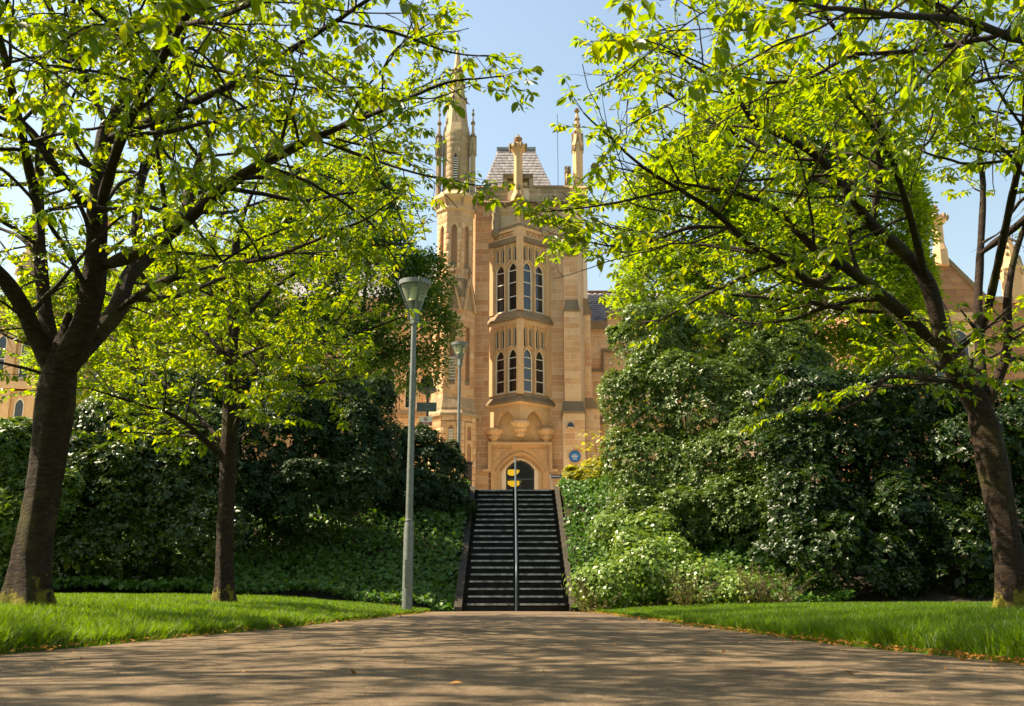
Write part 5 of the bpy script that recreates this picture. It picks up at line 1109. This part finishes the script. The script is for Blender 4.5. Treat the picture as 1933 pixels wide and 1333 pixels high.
broad_tree('lime_tree', 'tall bright green tree behind the shrubs right of the tower', bz(1450, 900, 33.5),
           [lump(1300, 420, 33, 120, 130, 2.2), lump(1420, 310, 33.5, 130, 125, 2.4), lump(1530, 275, 34, 130, 110, 2.4), lump(1350, 300, 34, 70, 80, 1.6), lump(1620, 400, 33.5, 120, 150, 2.3), lump(1260, 560, 32.5, 95, 100, 1.8), lump(1420, 520, 32.5, 150, 140, 2.4), lump(1560, 560, 33, 150, 150, 2.4), lump(1660, 540, 34, 85, 150, 1.9), lump(1340, 640, 33, 120, 90, 1.8), lump(1225, 480, 33.2, 55, 70, 1.2), lump(1570, 690, 33, 110, 80, 1.6), lump(1660, 680, 33.5, 80, 80, 1.5), lump(1688, 430, 34, 55, 110, 1.4), lump(1705, 560, 34, 50, 90, 1.3)],
           12500, 9, .43, .19, M['lime'], 21, .35)
broad_tree('dark_tree', 'tall mid green tree behind the slim cherry and left of the tower', bz(640, 900, 36.5),
           [lump(640, 430, 37, 120, 130, 2.2), lump(560, 520, 37, 130, 130, 2.2), lump(700, 560, 36.5, 110, 120, 2.0), lump(770, 620, 36, 85, 85, 1.6), lump(640, 680, 36.5, 140, 110, 2.2), lump(800, 540, 37, 45, 60, 1.0), lump(770, 700, 36, 70, 40, 1.2), lump(480, 620, 37.5, 110, 130, 2.0), lump(690, 400, 37.5, 70, 80, 1.4), lump(822, 622, 36, 38, 32, .8)],
           8200, 9, .40, .16, M['dgreen'], 22, .3)
broad_tree('young_tree', 'bright green tree seen through the limbs of the big cherry', bz(300, 900, 34),
           [lump(330, 590, 35, 120, 110, 2), lump(230, 640, 35, 90, 90, 1.6), lump(420, 620, 35, 90, 90, 1.6), lump(110, 590, 35, 80, 65, 1.4), lump(150, 690, 34.5, 80, 70, 1.4)], 5200, 9, .4, .16, M['lime'], 23, .2)

shrub('laurel_shrub', 'glossy yellowish laurel shrub at the left edge behind the big cherry trunk', bz(40, 1090, 20.5),
      [lump(20, 890, 20.5, 95, 75, 1.1), lump(-60, 930, 20.5, 90, 90, 1.1), lump(70, 960, 20.2, 80, 70, 1.0), lump(-10, 1010, 20, 110, 80, 1.0)], 5600, .11, M['holly'], 31)
shrub('laurel_shrub', 'dark glossy laurel shrub between the big cherry and the slim cherry', bz(240, 1090, 22),
      [lump(235, 840, 22.5, 110, 105, 1.4), lump(160, 930, 21.5, 80, 80, 1.1), lump(300, 930, 21.8, 110, 95, 1.3), lump(200, 1030, 21, 120, 70, 1.0), lump(330, 790, 23.5, 110, 80, 1.4), lump(380, 880, 22.4, 80, 90, 1.2), lump(360, 1010, 21.4, 100, 70, 1.0)], 11500, .105, M['laurel_lit'], 32)
shrub('laurel_shrub', 'tall dark evergreen shrub behind the slim cherry, left of the lamp post', bz(560, 1050, 25),
      [lump(520, 850, 24.5, 110, 110, 1.6), lump(620, 790, 25.5, 110, 95, 1.6), lump(460, 780, 25, 90, 90, 1.4), lump(680, 870, 25.2, 80, 90, 1.3), lump(560, 950, 23.8, 130, 80, 1.2), lump(690, 770, 26.5, 60, 60, 1.0), lump(450, 960, 23.2, 90, 80, 1.0)], 8500, .10, M['dark_hedge'], 33)
shrub('clipped_hedge', 'dark clipped hedge above the ivy bank, beside the far lamp post', bz(800, 1000, 28.4),
      [lump(800, 890, 28.2, 70, 65, 1.2), lump(740, 900, 28, 70, 70, 1.2), lump(848, 905, 28.3, 35, 60, 1.0), lump(770, 960, 27, 90, 60, 1.0), lump(700, 920, 27.5, 70, 70, 1.1), lump(840, 965, 27.3, 45, 50, .8)], 6500, .085, M['dark_hedge'], 34, cat='hedge')
shrub('evergreen_shrub', 'large glossy evergreen bush lit from the left, right of the staircase', bz(1300, 1060, 25.5),
      [lump(1240, 660, 27, 80, 75, 1.4), lump(1330, 640, 27.5, 110, 90, 1.6), lump(1225, 780, 26.5, 85, 95, 1.5), lump(1330, 780, 26.2, 120, 110, 1.7), lump(1440, 720, 27, 110, 110, 1.6), lump(1230, 900, 26, 90, 90, 1.4), lump(1340, 920, 25.6, 120, 100, 1.5), lump(1270, 1000, 25.2, 110, 70, 1.2), lump(1450, 860, 25.2, 110, 110, 1.5), lump(1170, 640, 27.3, 28, 25, .5), lump(1430, 970, 24.5, 110, 90, 1.3)], 21000, .088, M['holly'], 35)
thk = []
rq = np.random.default_rng(99)
for px in range(1520, 2060, 88):
    for (py, D_) in ((770, 23.4), (880, 23.0), (985, 22.7), (1080, 22.3)):
        thk.append(lump(px + rq.uniform(-25, 25), py + rq.uniform(-28, 28) + (40 if px > 1830 and py < 800 else 0), D_ + rq.uniform(-.35, .35), rq.uniform(62, 95), rq.uniform(62, 90), rq.uniform(.9, 1.4)))
thk += [lump(px, py, 25.2, 95, 85, 1.0) for px, py in ((1540, 800), (1620, 830), (1710, 840), (1800, 850), (1890, 870), (1650, 900), (1760, 920))]
shrub('laurel_shrub', 'broad shaded laurel thicket behind the right cherry trunk', bz(1680, 1090, 22.5), thk, 17000, .105, M['laurel'], 36)
rsx = np.random.default_rng(77)
def mound(name, label, lumps, n, L, mat, cat, seed, base):
    rs = np.random.default_rng(seed); t = tag(empty(name, base), label, cat); stems(t, base, lumps, .03, M['bark_far'], 6, seed, 'stems')
    lumps = clumpy(lumps, rs, 8, .22, .5); C, O = sample_lumps(lumps, n, rs, .35, .8); C = C + O * (rs.random(len(C)) ** 4 * .22)[:, None]; dn = unit(rs.normal(0, 1, (len(C), 3)) + np.array([0, 0, -.6])); dn = unit(dn - (dn * O).sum(1)[:, None] * O * .8)
    leaf_obj('foliage', C, dn, O + rs.normal(0, .35, C.shape) + np.array([0, 0, .4]), rs.uniform(L * .6, L * 1.3, len(C)), IVY4, mat, t); return t
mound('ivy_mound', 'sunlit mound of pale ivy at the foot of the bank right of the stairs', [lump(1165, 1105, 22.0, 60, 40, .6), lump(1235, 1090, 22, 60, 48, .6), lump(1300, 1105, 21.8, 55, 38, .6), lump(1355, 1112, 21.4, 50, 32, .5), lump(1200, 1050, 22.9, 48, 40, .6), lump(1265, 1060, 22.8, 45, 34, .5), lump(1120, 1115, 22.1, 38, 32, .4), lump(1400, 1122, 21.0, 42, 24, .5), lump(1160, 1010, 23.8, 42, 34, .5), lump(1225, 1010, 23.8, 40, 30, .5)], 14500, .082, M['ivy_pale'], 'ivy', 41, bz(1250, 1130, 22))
shrub('creeper_bush', 'yellow-green bush at the top of the stairs under the blue plaque', bz(1100, 930, 30.2), [lump(1088, 915, 30.2, 30, 26, .6), lump(1126, 905, 30.6, 36, 32, .7), lump(1152, 925, 30, 48, 44, .8), lump(1078, 940, 29.8, 24, 22, .5)], 4200, .08, M['yellow'], 42, per=5)
# maple sapling: separate flat sprays of yellow leaves
sp_ = tag(empty('maple_sapling', bz(1128, 900, 31.5)), 'yellow-leaved maple sapling rising beside the tower buttress', 'sapling'); bb = np.array(bz(1128, 900, 31.5)); lines = []; Pm, Dm, Nm = [], [], []
for (px, py) in ((1112, 818), (1124, 840), (1140, 822), (1106, 848), (1146, 850), (1130, 862), (1118, 870), (1150, 878)):
    e = np.array(at(px, py, 31.3 + rsx.uniform(-.3, .3))); lines.append((catmull([bb, (bb + e) / 2 + rsx.normal(0, .08, 3), e], .15), np.linspace(.014, .004, len(catmull([bb, (bb + e) / 2, e], .15))) if False else None, 5)); pts = lines[-1][0]; lines[-1] = (pts, np.linspace(.014, .004, len(pts)), 5)
    for k in range(16):
        o = rsx.normal(0, 1, 3) * np.array([.14, .14, .05]); Pm.append(e + o); Dm.append(o + np.array([0, 0, -.05])); Nm.append(np.array([rsx.normal(0, .3), rsx.normal(-.3, .3), 1]))
obj('stem', tubes_mesh('stem', lines), M['bark_far'], sp_); leaf_obj('foliage', np.array(Pm), np.array(Dm), np.array(Nm), rsx.uniform(.10, .17, len(Pm)), IVY, M['yellow'], sp_)
# ivy on the banks
def ivy_bank(name, label, x0, x1, y0f, y1, n, L, mat, seed, lift=.22):
    rs = np.random.default_rng(seed); x = rs.uniform(x0, x1, n); y = y0f(x) + (y1 - y0f(x)) * rs.random(n); P = np.stack([x, y, ground(x, y)], -1)
    h = np.clip(.5 + .6 * noise3(P, 1.7, seed), 0, 1) * lift + rs.random(n) ** 1.5 * .14; e = .2
    nx = -(ground(x + e, y) - ground(x - e, y)) / (2 * e); ny = -(ground(x, y + e) - ground(x, y - e)) / (2 * e); near = (x > ST_X0 - .7) & (x < ST_X1 + .7); nx = np.where(near, 0, nx); nv_ = unit(np.stack([nx, ny, np.ones(n)], -1))
    P = P + nv_ * h[:, None] + np.array([0, 0, .02]); dn = unit(rs.normal(0, .7, (n, 3)) + np.array([0, -.55, -.65]))
    return tag(leaf_obj(name, P, dn, nv_ + rs.normal(0, .4, (n, 3)) + np.array([0, -.25, .1]), rs.uniform(L * .6, L * 1.35, n), IVY4, mat, None), label, 'ivy')
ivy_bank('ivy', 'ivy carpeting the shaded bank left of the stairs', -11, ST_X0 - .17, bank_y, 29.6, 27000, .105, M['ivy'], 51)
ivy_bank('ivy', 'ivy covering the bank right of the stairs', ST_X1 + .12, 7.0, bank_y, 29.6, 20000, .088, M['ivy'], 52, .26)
# rusty cotoneaster sprigs in front of the mound
for i, (px, py, Y, lab) in enumerate(((1300, 1085, 20.6, 'rust-tinged twiggy shrublet in the middle of the ivy mound'), (1425, 1105, 20.2, 'rust-tinged arching shrublet at the right end of the ivy mound'), (1480, 1128, 20.0, 'low rust-tinged shrublet beside the lawn, right of the ivy mound'), (1118, 1122, 21.4, 'rust-tinged shrublet at the foot of the stairs'))):
    q = np.array(at(px, py, Y)); bb = np.array((q[0], q[1] + .2, gz(q[0], q[1] + .2))); t = tag(empty('cotoneaster', bb), lab, 'shrub'); lines, P_, D_, N_ = [], [], [], []
    for k in range(26):
        d = np.array([rsx.normal(0, .6), rsx.normal(-.3, .4), rsx.uniform(.5, 1.1)]); l = wander(bb + rsx.normal(0, .12, 3) * np.array([1, 1, 0]), d, rsx.uniform(.45, .95), .12, -.10, rsx, .07); lines.append((l, np.linspace(.006, .002, len(l)), 4))
        for p in l[2:]:
            for _ in range(5): P_.append(p + rsx.normal(0, .015, 3)); D_.append(rsx.normal(0, 1, 3)); N_.append(rsx.normal(0, 1, 3) + np.array([0, 0, .6]))
    obj('stems', tubes_mesh('stems', lines), M['bark_far'], t); leaf_obj('foliage', np.array(P_), np.array(D_), np.array(N_), rsx.uniform(.025, .05, len(P_)), LEAF2, M['rust'], t)

# ------------------------------------------------------------------ grass
def blades(x, y, h, w, rs, lean=.35, near=True):
    n = len(x); z = ground(x, y); a = rs.uniform(0, 2 * np.pi, n); l = rs.normal(0, lean, (n, 2)) * h[:, None]
    side = np.stack([np.cos(a), np.sin(a)], -1) * w[:, None] / 2; P = np.stack([x, y, z - .01], -1); V = np.zeros((n, 5, 3)); V[:] = P[:, None]
    V[:, 0, :2] -= side; V[:, 1, :2] += side; V[:, 2, :2] += side * .75 + l * .35; V[:, 3, :2] += -side * .75 + l * .35; V[:, 4, :2] += l; V[:, 2, 2] += h * .6; V[:, 3, 2] += h * .6; V[:, 4, 2] += h
    F = np.array([(0, 1, 2), (0, 2, 3), (3, 2, 4)]) if near else np.array([(0, 1, 4)]); return V.reshape(-1, 3), (F[None] + (np.arange(n) * 5)[:, None, None]).reshape(-1, 3), np.repeat(rs.random(n), len(F))
TRUNKS = [(at(52, 1132, 10.2).x, 10.2, .36), (at(425, 1122, 15.2).x, 15.2, .42), (at(1914, 1142, 11.0).x, 11.0, .32)]
for i_, (tx, ty, tr) in enumerate(TRUNKS):
    aa = np.linspace(0, 2 * np.pi, 25)[:-1]; rr_ = np.linspace(.05, 1, 6)[:, None] * tr * (1.15 + .15 * np.sin(aa * 3 + i_)[None]); Xs = tx + rr_ * np.cos(aa); Ys = ty + rr_ * np.sin(aa)
    Xs = np.concatenate([Xs, Xs[:, :1]], 1); Ys = np.concatenate([Ys, Ys[:, :1]], 1)
    tag(obj('soil_ring', grid_mesh('soil_ring', Xs, Ys, ground(Xs, Ys) + .012 - .01 * (np.hypot(Xs - tx, Ys - ty) / tr) ** 2), M['soil']), kind='structure')
rs = np.random.default_rng(91); Vs, Fs, Rs, bse = [], [], [], 0
for side in (-1, 1):
    for (y0, y1, den, hh, ww) in ((2.8, 6.5, 2400, .105, .0075), (6.5, 9, 3300, .095, .009), (9, 12.5, 1850, .075, .011), (12.5, 17, 1100, .06, .013), (17, 23, 600, .055, .019)):
        w_ = y1 * .56 + 2.4 - (2.0 if y0 < 12 else 1.6); n = int(w_ * (y1 - y0) * den); y = rs.uniform(y0, y1, n); d = rs.random(n) * w_
        edge = rs.random(n) < .10; d = np.where(edge, rs.random(n) * .12 - .04, d)
        x = np.where(side < 0, edge_l(y) - d, edge_r(y) + d); k = (np.abs(x) < y * .56 + 2.2) & (y < bank_y(x) + .1)
        for (tx, ty, tr) in TRUNKS: k &= ((x - tx) ** 2 + (y - ty) ** 2) > (tr * rs.uniform(.8, 1.15, len(x))) ** 2
        x, y, d = x[k], y[k], d[k]
        patch = 1 + .45 * noise3(np.stack([x, y, y * 0], -1), 2.3, 5); h = hh * rs.uniform(.45, 1.15, len(x)) * patch * np.where(d < .2, 1.0, .8)
        V, F, r = blades(x, y, h, np.full(len(x), ww) * rs.uniform(.7, 1.2, len(x)), rs, .5, y0 < 6); Vs.append(V); Fs.append(F + bse); Rs.append(r); bse += len(V)
tag(obj('grass', np_mesh('grass', np.concatenate(Vs), np.concatenate(Fs), np.concatenate(Rs)), M['grass']), 'bright green mown lawn grass on both sides of the path', 'grass', kind='stuff')
print('grass blades', bse // 5)
# ------------------------------------------------------------------ lamp posts, signpost, fallen leaves
def lamp_post(label, px, pyb, pyt, Y, lean=0.0):
    b = at(px, pyb, Y); zt = Z(pyt, Y); g = gz(b.x, Y) if Y < 29.6 else min(b.z, TOP); z0 = min(b.z, g) - .02; H = zt - z0; k = H / 6.4
    t = tag(empty('street_lamp', (b.x, Y, z0)), label, 'street lamp', 'street lamps by the staircase'); x, y = b.x, Y
    def B(mb, nm, mat, par=t):
        o = mb.build(nm, mat, par); return o
    zs = z0 + H * .235
    post = B(MB().gon(x, y, [(.098 * k, z0), (.096 * k, zs), (.075 * k, zs + .16 * k)], 20, sm=True), 'base_sleeve', M['galv'])
    B(MB().gon(x, y, [(.072 * k, zs + .1 * k), (.050 * k, z0 + H * .865)], 18, sm=True), 'column', M['galv'])
    B(MB().box(x - .045 * k, x + .045 * k, y - .108 * k, y - .085 * k, z0 + .45 * k, z0 + .95 * k), 'access_hatch', M['galv'], post)
    B(MB().gon(x, y, [(.075 * k, zs + .155 * k), (.085 * k, zs + .16 * k), (.085 * k, zs + .19 * k), (.07 * k, zs + .2 * k)], 20), 'collar_ring', M['galv'])
    zh = z0 + H * .865; zc = z0 + H * .905
    B(MB().gon(x, y, [(.075 * k, zh - .02), (.075 * k, zc)], 6), 'collar', M['galv'])
    cone = MB(); n = 5
    for i in range(n):
        a = zc + (i / n) * H * .03; r = .09 + .065 * i / n; cone.gon(x, y, [(r * k, a), (r * k + .018 * k, a + H * .004), (r * k + .018 * k, a + H * .0048), (r * k, a + H * .0055)], 24, sm=False)
    B(cone, 'ribbed_gear_housing', M['galv']); zl = zc + H * .028
    B(MB().gon(x, y, [(.13 * k, zl), (.10 * k, zl + .13 * k), (.085 * k, zl + .32 * k)], 16, sm=True), 'reflector', M['frame'])
    R1 = .315 * k
    B(MB().gon(x, y, [(.155 * k, zl), (R1 * .97, zt - .05 * k)], 32, sm=True, cap=False), 'diffuser', M['lampglass'])
    B(MB().gon(x, y, [(R1 * .90, zt - .11 * k), (R1, zt - .09 * k), (R1 * 1.01, zt), (R1 * .85, zt + .012 * k), (.02, zt + .04 * k)], 32, sm=False, cap=False), 'canopy', M['galv'])
    for j in range(3):
        a = R(192 + 120 * j) if j != 1 else R(312); a = (R(180), R(292), R(48))[j]; c, s = math.cos(a), math.sin(a); w = .028 * k
        p0 = Vector((x + c * .075 * k, y + s * .075 * k, zh)); p1 = Vector((x + c * (.10) * k, y + s * .10 * k, zc)); p2 = Vector((x + c * (R1 + .03 * k), y + s * (R1 + .03 * k), zt + .01)); tn = Vector((-s, c, 0)) * w; o = Vector((c, s, 0)) * .03 * k
        mb = MB(); mb.loft([[p - tn, p + tn, p + tn + o, p - tn + o] for p in (p0, p1, p2)]); B(mb, 'arm', M['galv'])
    return t
lamp_post('tall galvanised lamp post on the lawn edge left of the path', 768.5, 1143, 532, 19.6)
lamp_post('farther blue-grey lamp post half way up beside the stair top', 864, 972, 648, 31.0)
# signpost
Y = 36.0; q = at(806, 830, Y); sg = tag(empty('signpost', (q.x, Y, TOP)), 'black signpost with lantern, green board and no-smoking sign behind the hedge', 'signpost')
MB().tube([(q.x, Y, TOP - .1), (q.x, Y, Z(745, Y))], [.055, .045], 12).gon(q.x, Y, [(.05, Z(752, Y)), (.085, Z(750, Y)), (.085, Z(748, Y)), (.05, Z(746, Y))], 12, sm=True).build('post', M['dark_metal'], sg)
xa, xb = X(787, 770, Y - .1), X(824, 770, Y - .1)
MB().box(xa, xb, Y - .12, Y - .08, Z(778, Y), Z(761, Y)).build('board', M['sign_green'], sg)
MB().box(q.x - .07, q.x + .07, Y - .13, Y + .06, Z(774, Y), Z(773, Y)).build('clamp', M['galv'], sg); MB().box(q.x - .07, q.x + .07, Y - .13, Y + .06, Z(765, Y), Z(764, Y)).build('clamp', M['galv'], sg)
xa, xb = X(791, 795, Y - .1), X(816, 795, Y - .1); zt_, zm_, zb_ = Z(787.5, Y), Z(798, Y), Z(805, Y); ns_ = MB().box(xa, xb, Y - .12, Y - .09, zb_, zt_).build('no_smoking_panel', M['sign_pale'], sg)
MB().box(xa, xb, Y - .126, Y - .121, zb_, zm_).build('red_band', M['sign_red'], ns_)
ccx, ccz = (xa + xb) / 2, (zt_ + zm_) / 2; n = 24; ri = MB(); fnp = lambda u, z, d: (u, Y - .121 - d, z)
ri.plate([(ccx + .07 * math.cos(2 * math.pi * j / n), ccz + .07 * math.sin(2 * math.pi * j / n)) for j in range(n)], [[(ccx + .052 * math.cos(2 * math.pi * j / n), ccz + .052 * math.sin(2 * math.pi * j / n)) for j in range(n)]], fnp, 0, .006)
ri.plate([(ccx - .048, ccz + .036), (ccx - .036, ccz + .048), (ccx + .048, ccz - .036), (ccx + .036, ccz - .048)], [], fnp, 0, .005); ri.plate([(ccx - .04, ccz - .012), (ccx + .04, ccz - .012), (ccx + .04, ccz + .006), (ccx - .04, ccz + .006)], [], fnp, 0, .004); ri.build('no_smoking_symbol', M['sign_print'], ns_)
lt = MB()
for (zz, hwid) in ((zm_ - .035, .12), (zm_ - .085, .17)):
    x = ccx - hwid
    while x < ccx + hwid: w = random.uniform(.012, .022); lt.box(x, x + w, Y - .131, Y - .127, zz - .012, zz + .012); x += w + .009
lt.build('lettering', M['sign_pale'], ns_)
zl = Z(745, Y); xl_ = X(806, 740, Y)
MB().gon(xl_, Y, [(.05, zl - .02), (.13, zl + .02), (.30, zl + .10), (.36, zl + .20), (.30, zl + .27), (.26, zl + .30), (.22, zl + .55), (.10, zl + .68), (.03, zl + .75)], 8).build('lantern', M['dark_metal'], sg)
# brown boarded box beside the stair head
q0, q1 = at(879, 922, 30.6), at(889, 872, 30.6)
bx = tag(empty('timber_bin', ((q0.x + q1.x) / 2, 30.6, TOP)), 'dark brown boarded bin beside the top of the stairs', 'bin')
MB().box(q0.x - .05, q1.x + .02, 30.6, 31.0, TOP, q1.z - .03).build('body', M['brickdark'], bx)
for k in range(4):
    za = TOP + .03 + (q1.z - TOP - .08) * k / 4; MB().box(q0.x - .06, q1.x + .03, 30.575, 30.598, za, za + (q1.z - TOP - .08) / 4 - .02).build('board', M['brickdark'], bx)
MB().box(q0.x - .08, q1.x + .05, 30.55, 31.05, q1.z - .028, q1.z).build('lid', M['brickdark'], bx)
# fallen leaves
rs = np.random.default_rng(61)
fl = [make_leaf(k).copy() for k in range(2)]
for m_ in fl: m_.materials.clear(); m_.materials.append(M['dry'])
for (px, py, lab) in ((848, 1306, 'curled dry leaf on the path nearest the camera'), (1365, 1242, 'pale dry leaf lying alone on the right half of the path'), (1461, 1207, 'dry leaf at the right path edge, left one of a close pair'), (1486, 1204, 'dry leaf at the right path edge, right one of a close pair'),
                      (665, 1277, 'dry leaf lying alone on the left half of the path'), (505, 1185, 'dry leaf on the path beside the left lawn edge'), (1595, 1278, 'reddish dry leaf on the path near the right lawn')):
    ang = math.atan((py - 666.5) / FPX) - PITCH; Y = CAM_Z / math.tan(ang); q = at(px, py, Y)
    o = bpy.data.objects.new('fallen_leaf', fl[int(rs.integers(2))]); col.objects.link(o); o.location = (q.x, q.y, .026); o.rotation_euler = (rs.uniform(-.5, .5), rs.uniform(-.5, .5), rs.uniform(0, 6.28)); s = rs.uniform(.035, .055); o.scale = (s, s, s)
    tag(o, lab, 'fallen leaf', 'fallen leaves scattered on the path')
n = 4200; y = 4 + 18 * rs.random(n) ** 1.5; sd = rs.random(n) < .28; off = np.abs(rs.normal(0, .10, n)) ; x = np.where(sd, edge_l(y) + off - .05, edge_r(y) - off + .05)
sc = rs.random(n) < .30; x = np.where(sc, edge_l(y) + (edge_r(y) - edge_l(y)) * rs.random(n), x)
P = np.stack([x, y, np.full(n, .016) + .012 * rs.random(n)], -1)
tag(leaf_obj('leaf_litter', P, rs.normal(0, 1, (n, 3)) * np.array([1, 1, .25]), rs.normal(0, .45, (n, 3)) + np.array([0, 0, 1]), np.where(sc, rs.uniform(.006, .02, n), rs.uniform(.02, .05, n)), LEAF4, M['dry'], None), 'orange-brown leaf litter gathered along the path edges', 'leaf litter')
